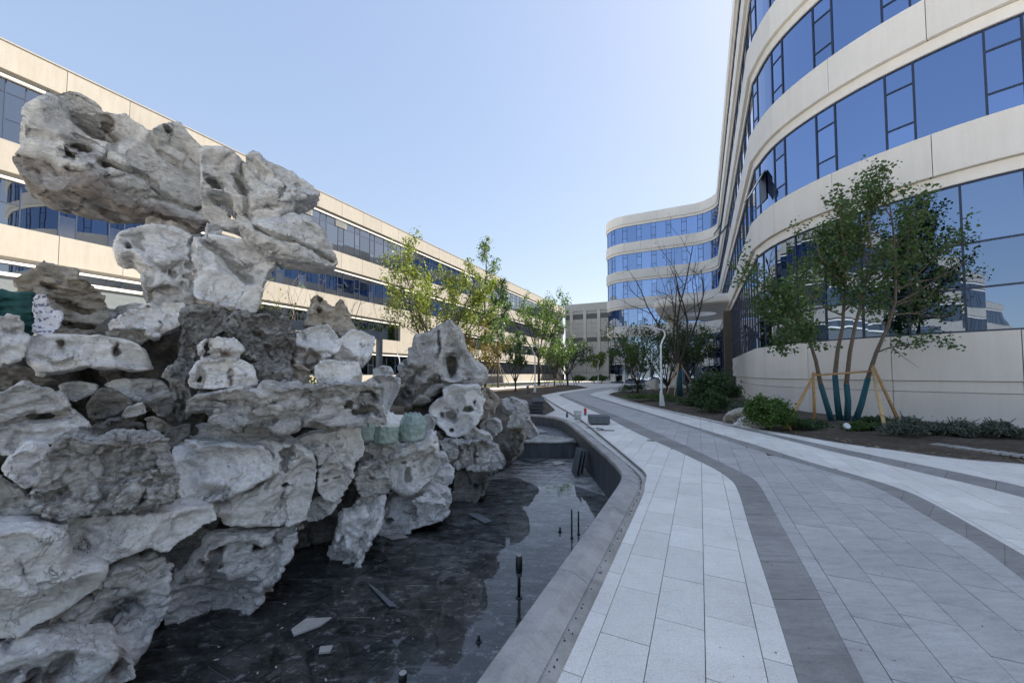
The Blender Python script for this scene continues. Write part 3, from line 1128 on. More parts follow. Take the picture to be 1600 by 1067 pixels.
mb = MB(); grey_path.solid(mb, 0, grey_path.len, rect(-12, -0.32, -0.3, gz(471))); mb.obj('wall_core', M['grey_cladding'], groot)
mb = MB(); grey_path.solid(mb, 0, grey_path.len, rect(-0.3, 0.1, gz(483), gz(471))); mb.obj('parapet', M['grey_cladding'], groot)
mb = MB(); grey_path.solid(mb, 0, grey_path.len, rect(-0.3, 0.25, gz(555), gz(551))); mb.obj('string_course', M['grey_cladding_pale'], groot)
bay = 3.55
s = 0.0
k = 0
while s < grey_path.len - 0.5:
    e = min(grey_path.len, s + bay)
    mb = MB(); grey_path.solid(mb, s, min(e, s + 0.75), rect(-0.3, 0.12, gz(551), gz(483))); mb.obj('pilaster', M['grey_cladding_pale'], groot)
    for (za, zb, nm, mt) in ((gz(551), gz(533), 'wall_panel', 'grey_cladding'), (gz(533), gz(526), 'louvre', 'louvre_dark'), (gz(526), gz(496), 'wall_panel', 'grey_cladding'), (gz(496), gz(488), 'louvre', 'louvre_dark'), (gz(488), gz(483), 'wall_panel', 'grey_cladding')):
        rows = 1 if nm == 'louvre' or zb - za < 1 else max(1, round((zb - za) / 1.2))
        for r_ in range(rows):
            for c_ in range(1 if nm == 'louvre' else 2):
                a = s + 0.78 + c_ * (bay - 0.78) / 2
                b = (s + 0.78 + (c_ + 1) * (bay - 0.78) / 2 - 0.03) if nm != 'louvre' else e - 0.03
                if b > grey_path.len: continue
                mb = MB(); grey_path.solid(mb, a, b, rect(-0.31, -0.1 - (0.12 if nm == 'louvre' else 0), za + (zb - za) * r_ / rows + 0.02, za + (zb - za) * (r_ + 1) / rows - 0.02)); mb.obj(nm, M[mt], groot)
    mb = MB(); grey_path.solid(mb, s + 0.05, e - 0.05, rect(-0.3, -0.05, gz(583), gz(556))); mb.obj('lower_panel', M['grey_cladding'], groot)
    s = e
mb = MB(); grey_path.solid(mb, 0, grey_path.len, rect(-0.3, 0.05, -0.3, gz(584))); mb.obj('plinth', M['grey_cladding_pale'], groot)

# ---- the curved office building on the right
cp = catmull([(44, 5.2), (34, 5.4), (26, 6.2), (20.4, 7.9), (17.2, 9.9), (15.25, 11.6), (14.05, 13.2), (13.2, 14.9), (12.72, 16.8), (12.68, 18.5), (13.08, 20.4)])
cp.pop()
st = Vector((13.08, 20.4, 0)); du = Vector((0.44, 0.898, 0)).normalized()
for t in np.arange(0, 40.5, 2.0): cp.append(st + du * float(t))
c0 = cp[-1]
R1 = 3.6
nl = Vector((-du.y, du.x, 0))
cc = c0 + nl * R1
for k in range(1, 13):
    a = math.pi / 2 * k / 12
    cp.append(cc - nl * R1 * math.cos(a) + du * R1 * math.sin(a))
w0 = cp[-1]
for t in np.arange(0.8, 10.6, 0.8): cp.append(w0 + nl * float(t))
w1 = cp[-1]
R2 = 4.0
cc2 = w1 + du * R2
for k in range(1, 15):
    a = math.pi / 2 * k / 14
    cp.append(cc2 - du * R2 * math.cos(a) + nl * R2 * math.sin(a))
for t in (2, 6, 12): cp.append(cc2 + nl * R2 + du * t)
rp = Path([tuple(p[:2]) for p in cp], 1)
rroot = thing('curved_office_building', 'tall white and blue glass office building sweeping in an S curve on the right', 'building', (22, 36, 0))
FAR_R = 72
W = [(9.72, 12.65), (14.5, 17.42), (19.3, 22.2), (24.1, 27.0)]
W1 = (2.96, 7.85)
PAR = 28.9
s_ent = rp.near((20.5, 35.6))                # where the plinth stops and the entrance begins
# inner core keeps daylight from leaking through
core = [rp.at(d, -0.55) for d in rp.stations(0, rp.len)]
poly = [(p.x, p.y) for p in core] + [(60, 92), (70, 20), (46, 5.0)]
MB().prism(poly, 0.0, PAR - 1.1).obj('wall_core', M['reveal'], rroot)
for i, (za, zb) in enumerate(W):
    prev = W1[1] if i == 0 else W[i - 1][1]
    # strip above the glass below, shadow gap, then the broad cladding band
    panel_band(rp, rroot, 0, rp.len, 2.8, rect(-0.05, 0.16, prev + 0.42, za), M['white_panel'], gap=0.02, far=FAR_R, phase=1.0,
               back=rect(-0.6, -0.06, prev + 0.40, za - 0.01), back_mat=M['reveal'])
    mb = MB(); rp.solid(mb, 0, rp.len, rect(-0.6, 0.0, prev, prev + 0.40)); mb.obj('head_trim', M['white_trim'], rroot)
    window_row(rp, rroot, 0.05, rp.len - 0.05, za, zb, (1.6, 0.75), M['glass_blue'], lambda k: () if k % 2 == 0 else (0.26, 0.74), -0.10, bar=0.055, far=FAR_R)
prev = W[-1][1]
panel_band(rp, rroot, 0, rp.len, 2.8, rect(-0.05, 0.16, prev + 0.42, PAR), M['white_panel'], gap=0.02, far=FAR_R, phase=1.0, back=rect(-0.6, -0.06, prev + 0.4, PAR - 0.02), back_mat=M['reveal'])
mb = MB(); rp.solid(mb, 0, rp.len, rect(-0.6, 0.0, prev, prev + 0.40)); mb.obj('head_trim', M['white_trim'], rroot)
# lower glass and plinth
window_row(rp, rroot, 0.05, s_ent, W1[0], W1[1], (1.3,), M['glass_lower'], lambda k: (0.29, 0.59), -0.10, bar=0.06, far=FAR_R)
window_row(rp, rroot, s_ent, rp.len - 0.05, 0.02, W1[1], (1.25,), M['glass_lower'], lambda k: (0.3, 0.62), -0.10, bar=0.06, far=FAR_R)
panel_band(rp, rroot, 0, s_ent, 2.8, rect(-0.05, 0.15, 1.40, 2.95), M['white_panel'], gap=0.02, far=FAR_R, phase=2.2, back=rect(-0.6, -0.06, -0.1, 2.94), back_mat=M['reveal'])
for (za, zb, off) in ((1.03, 1.38, 0.10), (-0.1, 1.01, 0.11)):
    panel_band(rp, rroot, 0, s_ent - 3.0, 2.8, rect(-0.05, off, za, zb), M['white_panel'], gap=0.02, far=FAR_R, phase=2.2, back=rect(-0.5, -0.07, za, zb - 0.01), back_mat=M['reveal'])
mb = MB(); rp.solid(mb, s_ent - 3.0, s_ent - 0.3, rect(-0.2, 0.02, -0.1, 0.98)); mb.obj('basement_window', M['mullion'], rroot)
# opened sashes
def sash(pxx, z0, z1, w, ang, sl):
    best = min(np.arange(0, rp.len, 0.1), key=lambda d: abs(CXP + F * rp.at(d).x / max(0.5, rp.at(d).y) - pxx) + (0 if sl[0] < d < sl[1] else 1e6))
    a, b = float(best) - w / 2, float(best) + w / 2
    out = math.sin(math.radians(ang)) * (z1 - z0)
    dz = math.cos(math.radians(ang)) * (z1 - z0)
    pts = [rp.at(a, -0.05, z1), rp.at(b, -0.05, z1), rp.at(b, -0.05 + out, z1 - dz), rp.at(a, -0.05 + out, z1 - dz)]
    nn = (pts[1] - pts[0]).cross(pts[3] - pts[0]).normalized() * 0.03
    mb = MB()
    for i in range(4):
        p, q = pts[i], pts[(i + 1) % 4]
        mb.tube([p, q], 0.026, 4)
    fr = mb.obj('open_sash', M['black_metal'], rroot)
    ins = [p * 0.94 + (sum(pts, Vector()) / 4) * 0.06 for p in pts]
    MB().add([p + nn * 0.3 for p in ins] + [p - nn * 0.3 for p in ins], [(0, 1, 2, 3), (7, 6, 5, 4), (0, 4, 5, 1), (1, 5, 6, 2), (2, 6, 7, 3), (3, 7, 4, 0)]).obj('pane', M['lens_sky_sheen'], fr)  # pale pane colour stands in for reflected sky
    MB().add([rp.at(a, -0.06, z1), rp.at(b, -0.06, z1), rp.at(b, -0.06, z0), rp.at(a, -0.06, z0)], [(0, 1, 2, 3)]).obj('opening_shade', M['mullion'], fr)  # dark sheet painted in for the unlit room behind the sash


s_n = rp.near((13.08, 20.4))
sash(1198, 10.45, 11.9, 0.75, 30, (s_n - 6, s_n + 4))
sash(1143, 15.2, 16.7, 0.75, 38, (s_n + 4, s_n + 30))
sash(1128, 20.1, 21.6, 0.75, 35, (s_n + 4, s_n + 34))
sash(1163, 3.4, 5.0, 0.85, 40, (s_n, s_n + 16))

# entrance canopy: a rounded slab with a round rooflight, on a fat column
s_c = rp.near((21.6, 37.8))
ca0 = st + du * ((36.9 - st.y) / du.y)
def cpt(along, out, z): return ca0 + du * along + nl * out + Vector((0, 0, z))
outl = []
Lc, Oc, rc = 14.0, 7.3, 2.6
for (cx_, cy_, a0) in ((rc, Oc - rc, 180), (Lc - rc, Oc - rc, 90)):
    for k in range(9):
        a = math.radians(a0 - 90 * k / 8)
        outl.append((cx_ + rc * math.cos(a), cy_ + rc * math.sin(a)))
outl = [(0.0, -0.3)] + outl + [(Lc, -0.3)]
circ = [(7.6 + 1.9 * math.cos(t), 2.9 + 1.9 * math.sin(t)) for t in np.linspace(0, 2 * math.pi, 25)[:-1]]
def ring_at(inset, z):
    cxm, cym = Lc / 2, Oc / 2
    return [cpt(max(0, min(Lc, a + (inset if a < cxm else -inset) if 0.0 <= a <= Lc else a)), (o - inset if o > 0.5 else o), z) for a, o in outl]
prof = [(0.35, 8.55), (0.08, 8.66), (0.0, 8.85), (0.0, 9.15), (0.1, 9.4), (0.4, 9.5)]
rings = [ring_at(i_, z_) for i_, z_ in prof]
mb = MB()
n_ = len(outl)
mb.add([p for r_ in rings for p in r_], [(i * n_ + k, i * n_ + k + 1, (i + 1) * n_ + k + 1, (i + 1) * n_ + k) for i in range(len(rings) - 1) for k in range(n_ - 1)])
for zi, z_ in ((0, 8.55), (len(rings) - 1, 9.5)):
    o2 = [Vector(((p - ca0).dot(du), (p - ca0).dot(nl), 0)) for p in rings[zi]]
    i2 = [Vector((a, b, 0)) for a, b in circ]
    allp = o2 + i2
    mb.add([cpt(p.x, p.y, z_) for p in allp], tessellate_polygon([o2, i2]))
nc = len(circ)
mb.add([cpt(a, b, 8.55) for a, b in circ] + [cpt(a, b, 9.5) for a, b in circ], [(k, (k + 1) % nc, nc + (k + 1) % nc, nc + k) for k in range(nc)])
canopy = mb.obj('entrance_canopy', M['white_panel'], rroot)
for (al, ou, rad) in ((8.0, 5.6, 0.8),):
    mb = MB(); mb.tube([cpt(al, ou, 0), cpt(al, ou, 0.4), cpt(al, ou, 8.56)], rad, 28); mb.obj('column', M['white_panel'], canopy, True)
mb = MB(); mb.box(cpt(1.2, 0.2, 3.9), 1.0, 0.8, 7.8, du, nl); mb.obj('stone_pier', M['brown_stone'], canopy)
mb = MB(); mb.box(cpt(3.2, 0.3, 3.9), 0.25, 0.5, 7.8, du, nl); mb.obj('door_frame', M['black_metal'], canopy)
# ramp wall in front of the entrance
rw = MB()
a0, a1 = cpt(13, 9.5, 0), cpt(-3.5, 6.5, 0)
tt = (a1 - a0).normalized(); pn = Vector((-tt.y, tt.x, 0)) * 0.15
rw.add([a0 + pn, a0 - pn, a1 - pn, a1 + pn, a0 + pn + Vector((0, 0, 0.5)), a0 - pn + Vector((0, 0, 0.5)), a1 - pn + Vector((0, 0, 1.1)), a1 + pn + Vector((0, 0, 1.1))],
       [(3, 2, 1, 0), (4, 5, 6, 7), (0, 1, 5, 4), (1, 2, 6, 5), (2, 3, 7, 6), (3, 0, 4, 7)])
solo('ramp_wall', rw, M['concrete'], 'grey sloping ramp wall before the glass entrance under the canopy', 'wall')

# ------------------------------------------------------------------ the rockery: every stone is its own object
_perm = np.random.RandomState(11).permutation(256)
_perm = np.concatenate([_perm, _perm, _perm])
_g3 = np.random.RandomState(5).normal(size=(256, 3))
_g3 /= np.linalg.norm(_g3, axis=1)[:, None]


def perlin(P):
    Pi = np.floor(P).astype(np.int64)
    f = P - Pi
    Pi &= 255
    u = f * f * f * (f * (f * 6 - 15) + 10)
    out = np.zeros(len(P))
    for dx in (0, 1):
        wx = u[:, 0] if dx else 1 - u[:, 0]
        for dy in (0, 1):
            wy = u[:, 1] if dy else 1 - u[:, 1]
            for dz in (0, 1):
                wz = u[:, 2] if dz else 1 - u[:, 2]
                h = _perm[_perm[_perm[(Pi[:, 0] + dx) & 255] + ((Pi[:, 1] + dy) & 255)] + ((Pi[:, 2] + dz) & 255)]
                g = _g3[h]
                out += wx * wy * wz * (g[:, 0] * (f[:, 0] - dx) + g[:, 1] * (f[:, 1] - dy) + g[:, 2] * (f[:, 2] - dz))
    return out * 1.5


def fbm(P, oct=3):
    a, s, o = 0.5, 1.0, 0
    for _ in range(oct):
        o = o + a * perlin(P * s)
        a *= 0.5; s *= 2.03
    return o


def cells(P):
    """F1, F2-F1 and a random value of the nearest cell"""
    Pi = np.floor(P).astype(np.int64)
    f1 = np.full(len(P), 9.0); f2 = np.full(len(P), 9.0); val = np.zeros(len(P))
    for dx in (-1, 0, 1):
        for dy in (-1, 0, 1):
            for dz in (-1, 0, 1):
                c = Pi + np.array([dx, dy, dz])
                h = _perm[_perm[_perm[c[:, 0] & 255] + (c[:, 1] & 255)] + (c[:, 2] & 255)]
                j = _g3[h] * 0.42 + 0.5
                d = np.linalg.norm(c + j - P, axis=1)
                m = d < f1
                f2 = np.where(m, f1, np.minimum(f2, d))
                val = np.where(m, h / 255.0, val)
                f1 = np.where(m, d, f1)
    return f1, f2 - f1, val


def chisel(P, fr):
    """piecewise planar relief, like broken faces"""
    Pq = P * fr
    Pi = np.floor(Pq).astype(np.int64)
    f1 = np.full(len(P), 9.0); out = np.zeros(len(P))
    for dx in (-1, 0, 1):
        for dy in (-1, 0, 1):
            for dz in (-1, 0, 1):
                c = Pi + np.array([dx, dy, dz])
                h = _perm[_perm[_perm[c[:, 0] & 255] + (c[:, 1] & 255)] + (c[:, 2] & 255)]
                v = Pq - (c + _g3[h] * 0.45 + 0.5)
                d = np.linalg.norm(v, axis=1)
                m = d < f1
                f1 = np.where(m, d, f1)
                out = np.where(m, (v * _g3[(h * 7 + 13) & 255]).sum(1) + 0.35 * (h / 255.0 - 0.5), out)
    return out / fr


def surface_nets(f, h, org):
    ins = f < 0
    nx, ny, nz = f.shape
    c = np.zeros((nx - 1, ny - 1, nz - 1), np.int8)
    for dx in (0, 1):
        for dy in (0, 1):
            for dz in (0, 1):
                c += ins[dx:nx - 1 + dx, dy:ny - 1 + dy, dz:nz - 1 + dz]
    act = (c > 0) & (c < 8)
    idx = np.full(act.shape, -1, np.int64)
    I = np.argwhere(act)
    idx[act] = np.arange(len(I))
    acc = np.zeros((len(I), 3)); cnt = np.zeros(len(I))
    corners = [(dx, dy, dz) for dx in (0, 1) for dy in (0, 1) for dz in (0, 1)]
    vals = {k: f[I[:, 0] + k[0], I[:, 1] + k[1], I[:, 2] + k[2]] for k in corners}
    for k in corners:
        for ax in range(3):
            if k[ax] == 0:
                k2 = list(k); k2[ax] = 1; k2 = tuple(k2)
                a, b = vals[k], vals[k2]
                m = (a < 0) != (b < 0)
                t = np.where(m, a / np.where(m, a - b, 1), 0)
                p = np.tile(np.array(k, float), (len(I), 1))
                p[:, ax] += t
                acc[m] += p[m]; cnt[m] += 1
    V = (I + acc / cnt[:, None]) * h + org
    faces = []
    for ax in range(3):
        o1, o2 = [(1, 2), (2, 0), (0, 1)][ax]
        sl = [slice(1, -1)] * 3
        a = [slice(1, -1)] * 3; b = [slice(1, -1)] * 3
        a[ax] = slice(0, -1); b[ax] = slice(1, None)
        A, B = ins[tuple(a)], ins[tuple(b)]
        E = np.argwhere(A != B)
        if not len(E): continue
        base = E.copy()
        for k in range(3):
            if k != ax: base[:, k] += 1
        sign = A[E[:, 0], E[:, 1], E[:, 2]]
        q = []
        for (d1, d2) in ((0, 0), (-1, 0), (-1, -1), (0, -1)):
            t = base.copy(); t[:, o1] += d1; t[:, o2] += d2
            q.append(idx[t[:, 0], t[:, 1], t[:, 2]])
        q = np.stack(q, 1)
        q[~sign] = q[~sign][:, ::-1]
        faces.append(q)
    Fq = np.concatenate(faces)
    Fq = Fq[(Fq >= 0).all(1)]
    return V, Fq


def vnormals(V, Fq):
    n = np.cross(V[Fq[:, 2]] - V[Fq[:, 0]], V[Fq[:, 3]] - V[Fq[:, 1]])
    N_ = np.zeros_like(V)
    for k in range(4): np.add.at(N_, Fq[:, k], n)
    return N_ / np.maximum(1e-12, np.linalg.norm(N_, axis=1))[:, None]


def poly_sdf(X, Y, poly):
    d = np.full(X.shape, 1e9); ins = np.zeros(X.shape, bool)
    n = len(poly)
    for i in range(n):
        ax_, ay_ = poly[i]; bx, by = poly[(i + 1) % n]
        ex, ey = bx - ax_, by - ay_
        wx, wy = X - ax_, Y - ay_
        t = np.clip((wx * ex + wy * ey) / max(1e-12, ex * ex + ey * ey), 0, 1)
        d = np.minimum(d, (wx - ex * t) ** 2 + (wy - ey * t) ** 2)
        c1 = (ay_ <= Y) & (by > Y); c2 = (ay_ > Y) & (by <= Y)
        cr = ex * wy - ey * wx
        ins ^= (c1 & (cr > 0)) | (c2 & (cr < 0))
    d = np.sqrt(d)
    return np.where(ins, -d, d)


def seg_dist(X, Y, pl):
    d = np.full(X.shape, 1e9)
    for (ax_, ay_), (bx, by) in zip(pl, pl[1:]):
        ex, ey = bx - ax_, by - ay_
        t = np.clip(((X - ax_) * ex + (Y - ay_) * ey) / max(1e-12, ex * ex + ey * ey), 0, 1)
        d = np.minimum(d, np.hypot(X - ax_ - ex * t, Y - ay_ - ey * t))
    return d


def front(x):
    return 4.53 / (0.41 - (x - 800) / 601)


ROCK_TRIS = 0


def rock(label, Z, poly, off=0.3, th=1.0, style='smooth', mat='rock_pale', holes=(), cracks=(), rnd=0.3, seed=0, depth=None, stain=False, cat='rock', name='rock', facets=10, cut=0.64, scoops=6, grow=1.02, under=False, tilt=None, half=None):
    """outline in picture units of the zone, set at its own distance, with its own thickness, facets, hollows and cracks"""
    global ROCK_TRIS
    rs = np.random.RandomState(seed or (abs(hash(label)) % 1000 if False else sum(ord(c) * (i + 1) for i, c in enumerate(label)) % 9973))
    ox, oy, sc = Z
    pp = [(ox + x / sc, oy + y / sc) for x, y in poly]
    xs = [p[0] for p in pp]; ys = [p[1] for p in pp]
    cx, cy = (min(xs) + max(xs)) / 2, (min(ys) + max(ys)) / 2
    dY = depth if depth is not None else front(cx) + off
    C = D(cx, cy, dY)
    view = Vector((C.x, C.y, 0)).normalized()
    if tilt: view = Matrix.Rotation(math.radians(tilt), 3, 'Z') @ view
    n = -view                                    # towards the camera
    r = Vector((-n.y, n.x, 0))                   # right
    cam_p = Vector((0, 0, EYE))

    def to_uv(x, y):
        d = ray(x, y)
        t = (C - cam_p).dot(n) / d.dot(n)
        q = cam_p + d * t - C
        return (q.dot(r), q.z)
    uv = [to_uv(*p) for p in pp]
    # relax the outline a little and roughen it
    q = []
    for i in range(len(uv)):
        a, b = np.array(uv[i]), np.array(uv[(i + 1) % len(uv)])
        q += [tuple(a * 0.9 + b * 0.1), tuple(a * 0.1 + b * 0.9)]
    uv = q
    ua = np.array(uv)
    ua = (ua - ua.mean(0)) * grow + ua.mean(0)
    uv = [tuple(p) for p in ua]
    wu, wv = np.ptp(ua[:, 0]), np.ptp(ua[:, 1])
    S = math.sqrt(wu * wv)
    T = 0.5 * th * min(S, min(wu, wv) * 1.35)
    if half: T = half
    scale_px = dY / F * math.hypot(1, (cx - 800) / F)
    h = max(2.1 * scale_px, S / 95)
    mpad = 3 * h
    gu = np.arange(ua[:, 0].min() - mpad, ua[:, 0].max() + mpad, h)
    gv_ = np.arange(ua[:, 1].min() - mpad, ua[:, 1].max() + mpad, h)
    gw = np.arange(-T - mpad, T + mpad, h)
    X, Y = np.meshgrid(gu, gv_, indexing='ij')
    nz2 = perlin(np.stack([X.ravel() * 5 / S, Y.ravel() * 5 / S, np.full(X.size, seed + rs.rand() * 40)], 1)).reshape(X.shape)
    d2 = poly_sdf(X, Y, uv) + nz2 * 0.03 * S
    R = min(T, 0.5 * min(wu, wv)) * rnd
    w = gw[None, None, :]
    a = np.maximum(d2 + R, 0)[:, :, None]
    b = np.maximum(np.abs(w) - (T - R), 0)
    f = np.sqrt(a * a + b * b) + np.minimum(np.maximum((d2 + R)[:, :, None], np.abs(w) - (T - R)), 0) - R
    # broad facets knocked off the faces
    X3, Y3 = X[:, :, None], Y[:, :, None]
    uc, vc = (ua[:, 0].min() + ua[:, 0].max()) / 2, (ua[:, 1].min() + ua[:, 1].max()) / 2
    k = 0.008 * S + 0.003
    for i in range(facets):
        nn = np.array([rs.normal() * 0.75, rs.normal() * 0.75 + 0.1, 1.0 if i % 4 else -1.0])
        nn /= np.linalg.norm(nn)
        sup = math.sqrt((nn[0] * wu / 2) ** 2 + (nn[1] * wv / 2) ** 2 + (nn[2] * T) ** 2) * (cut + rs.rand() * 0.28)
        pl = nn[0] * (X3 - uc) + nn[1] * (Y3 - vc) + nn[2] * w - sup - np.maximum(0, d2 + 0.16 * S)[:, :, None] * 0.7
        hh = np.clip(0.5 + 0.5 * (f - pl) / k, 0, 1)
        f = pl * (1 - hh) + f * hh + k * hh * (1 - hh)
    nw1 = perlin(np.stack([X.ravel() * 3.1 / S + 7, Y.ravel() * 3.1 / S + 3, np.full(X.size, rs.rand() * 40)], 1)).reshape(X.shape)[:, :, None] * 0.085 * S
    nw2 = perlin(np.stack([X.ravel() * 3.7 / S + 17, Y.ravel() * 3.7 / S + 31, np.full(X.size, rs.rand() * 40)], 1)).reshape(X.shape)[:, :, None] * 0.085 * S
    # concave scoops that meet in sharp arrises
    for i in range(scoops):
        pu, pv = rs.uniform(-0.5, 0.5) * wu, rs.uniform(-0.5, 0.5) * wv
        iu = int(np.clip((uc + pu - gu[0]) / h, 0, len(gu) - 1)); iv = int(np.clip((vc + pv - gv_[0]) / h, 0, len(gv_) - 1))
        col = f[iu, iv] < 0
        if not col.any(): continue
        ws = gw[len(gw) - 1 - np.argmax(col[::-1])]
        nn = np.array([rs.normal() * 0.35, rs.normal() * 0.35, 1.0]); nn /= np.linalg.norm(nn)
        rr = S * rs.uniform(0.3, 0.85)
        pen = min(S * rs.uniform(0.03, 0.085), 0.35 * T)
        c3 = np.array([uc + pu, vc + pv, ws]) + nn * (rr - pen)
        sy = rs.uniform(0.7, 1.5)
        sp_ = rr - np.sqrt((X3 + nw1 - c3[0]) ** 2 + ((Y3 + nw2 - c3[1]) * sy) ** 2 + (w - c3[2]) ** 2) - np.maximum(0, d2 + 0.12 * S)[:, :, None] * 0.8
        hh = np.clip(0.5 + 0.5 * (f - sp_) / k, 0, 1)
        f = sp_ * (1 - hh) + f * hh + k * hh * (1 - hh)
    # large scale lumpiness
    bandm = np.abs(f) < 0.22 * S
    ii = np.argwhere(bandm)
    P = np.stack([gu[ii[:, 0]], gv_[ii[:, 1]], gw[ii[:, 2]]], 1) / S + rs.rand(3) * 50
    amp = {'smooth': 0.022, 'rough': 0.07, 'cracked': 0.04, 'layered': 0.045, 'pitted': 0.08}[style]
    low = perlin(P * 2.6)
    add = amp * S * (-(0.35 - np.abs(low)) * 1.4 if style in ('smooth', 'pitted') else low)
    f[bandm] += add
    # hollows and cracks follow the actual front face
    inside = f < 0
    anyin = inside.any(2)
    wf = np.where(anyin, gw[len(gw) - 1 - np.argmax(inside[:, :, ::-1], 2)], -9)
    stain_list = []
    for hp in holes:
        (hx, hy), (rx_, ry_) = hp[0], hp[1]
        dep = hp[2] if len(hp) > 2 else 0.5
        rot = math.radians(hp[3]) if len(hp) > 3 else 0
        hu, hv = to_uv(ox + hx / sc, oy + hy / sc)
        ru, rv = 0.86 * rx_ / sc * scale_px, 0.86 * ry_ / sc * scale_px
        dx_, dy_ = X - hu + nw1[:, :, 0] * min(1, 6 * ru / S) * 0.8 + nz2 * ru * 0.6, Y - hv + nw2[:, :, 0] * min(1, 6 * rv / S) * 0.8 - nz2 * rv * 0.6
        e = np.hypot((dx_ * math.cos(rot) + dy_ * math.sin(rot)) / ru, (-dx_ * math.sin(rot) + dy_ * math.cos(rot)) / rv) + nz2 * 0.3
        prof = dep * T * 1.6 * np.clip(1 - e ** 2, 0, 1) ** 0.55
        floor_ = wf - prof
        carve = (e < 1)[:, :, None]
        f = np.where(carve, np.maximum(f, w - floor_[:, :, None]), f)
        stain_list.append((hu, hv, ru, rv, rot))
    auto = []
    for i in range({'smooth': 3, 'rough': 3, 'cracked': 2, 'layered': 3, 'pitted': 1}[style]):
        p = np.array([rs.uniform(0.15, 0.85), rs.uniform(0.15, 0.85)]); a_ = rs.uniform(0, 6.28)
        ln = [tuple(p)]
        for _ in range(rs.randint(3, 7)):
            a_ += rs.normal() * 0.55
            p = p + np.array([math.cos(a_), math.sin(a_)]) * rs.uniform(0.05, 0.13)
            ln.append(tuple(p))
        bx0, bx1, by0, by1 = min(x for x, y in poly), max(x for x, y in poly), min(y for x, y in poly), max(y for x, y in poly)
        auto.append(([(bx0 + x * (bx1 - bx0), by0 + y * (by1 - by0)) for x, y in ln], rs.uniform(1.6, 3.6) * sc, rs.uniform(0.10, 0.28)))
    for cpl in list(cracks) + auto:
        pts, wd = cpl[0], cpl[1] / sc * scale_px
        dep = cpl[2] if len(cpl) > 2 else 0.35
        puv = [to_uv(ox + x / sc, oy + y / sc) for x, y in pts]
        dd = seg_dist(X + nz2 * 0.02 * S, Y - nz2 * 0.02 * S, puv) / max(wd, h * 0.9)
        prof = dep * T * np.clip(1 - dd, 0, 1) ** 0.6
        f = np.where((dd < 1)[:, :, None], np.maximum(f, w - (wf - prof)[:, :, None]), f)
    f[0], f[-1] = 1, 1; f[:, 0], f[:, -1] = 1, 1; f[:, :, 0], f[:, :, -1] = 1, 1
    V, Fq = surface_nets(f, h, np.array([gu[0], gv_[0], gw[0]]))
    # surface relief
    Nn = vnormals(V, Fq)
    Q = V / S + rs.rand(3) * 60
    if style == 'smooth':
        d = -0.022 * S * (np.abs(perlin(Q * 7)) - 0.25) + 0.010 * S * fbm(Q * 16, 2)
        g = perlin(Q * np.array([3.2, 3.2, 3.2]) + 0.6 * perlin(Q * 5)[:, None])
        d -= 0.03 * S * np.exp(-(g / 0.035) ** 2) * (perlin(Q * 2.1 + 9) > 0.0)
        st_ = Q[:, 1] * 4.5 + Q[:, 0] * 1.2 + 1.1 * perlin(Q * 1.8 + 5)
        d += 0.05 * S * (np.mod(st_, 1.0) - 0.5) * np.clip(perlin(Q * 1.5 + 30) * 3 + 0.25, 0, 1)
    elif style == 'rough':
        g = 1 - np.abs(perlin(Q * np.array([6, 3.2, 6]) + 0.5 * perlin(Q * 4)[:, None])) * 2
        d = 0.06 * S * (np.clip(g, 0, 1) ** 2 - 0.4) + 0.035 * S * fbm(Q * 14, 3)
        pit = perlin(Q * 10 + 3)
        d -= 0.05 * S * np.clip(pit - 0.22, 0, 1)
    elif style == 'cracked':
        f1, e, val = cells((Q + 0.12 * perlin(Q * 4)[:, None]) * np.array([4.5, 5.5, 4.5]))
        d = -0.055 * S * np.exp(-(e / 0.07) ** 2) + 0.05 * S * (val - 0.5)
        f1, e, val = cells((Q + 0.1 * perlin(Q * 7)[:, None]) * 10)
        d += -0.02 * S * np.exp(-(e / 0.1) ** 2) + 0.012 * S * (val - 0.5) + 0.02 * S * fbm(Q * 18, 2)
    elif style == 'layered':
        g = perlin(Q * np.array([2.0, 9.0, 2.0]) + 0.8 * perlin(Q * 3)[:, None])
        d = 0.05 * S * (np.abs(g) * 1.6 - 0.35) + 0.025 * S * fbm(Q * np.array([7, 16, 7]), 3)
        d -= 0.04 * S * np.exp(-(perlin(Q * np.array([1.5, 7, 1.5]) + 4) / 0.05) ** 2)
        st_ = Q[:, 1] * 7.0 + Q[:, 0] * 0.9 + 1.3 * perlin(Q * 2.2 + 5)
        d += 0.075 * S * (np.mod(st_, 1.0) - 0.5) * np.clip(perlin(Q * 2.0 + 30) * 3 + 0.5, 0, 1)
    else:
        pit = perlin(Q * 6.5)
        d = -0.10 * S * np.clip(np.abs(pit) - 0.2, 0, 0.5) + 0.02 * S * fbm(Q * 15, 3)
        p2 = perlin(Q * 13 + 7)
        d -= 0.06 * S * np.clip(p2 - 0.25, 0, 1)
    Qw = Q + 0.05 * np.stack([perlin(Q * 5 + 1), perlin(Q * 5 + 20), perlin(Q * 5 + 40)], 1)
    ck = {'smooth': 0.055, 'rough': 0.12, 'cracked': 0.12, 'layered': 0.10, 'pitted': 0.06}[style]
    d = d + S * ck * (chisel(Qw, 3.3) + 0.9 * chisel(Qw, 8.5)) + S * 0.006 * fbm(Q * 30, 2)
    V2 = V + Nn * d[:, None]
    Wd = np.array(C[:]) + V2[:, :1] * np.array(r[:]) + V2[:, 1:2] * np.array([0, 0, 1.0]) + V2[:, 2:3] * np.array(n[:])
    base = Vector((float(Wd[:, 0].mean()), float(Wd[:, 1].mean()), float(Wd[:, 2].min())))
    o = mesh_obj(name, Wd, Fq, M[mat], None, True, base)
    at = o.data.attributes.new('stain', 'FLOAT', 'POINT')
    sv = np.zeros(len(V))
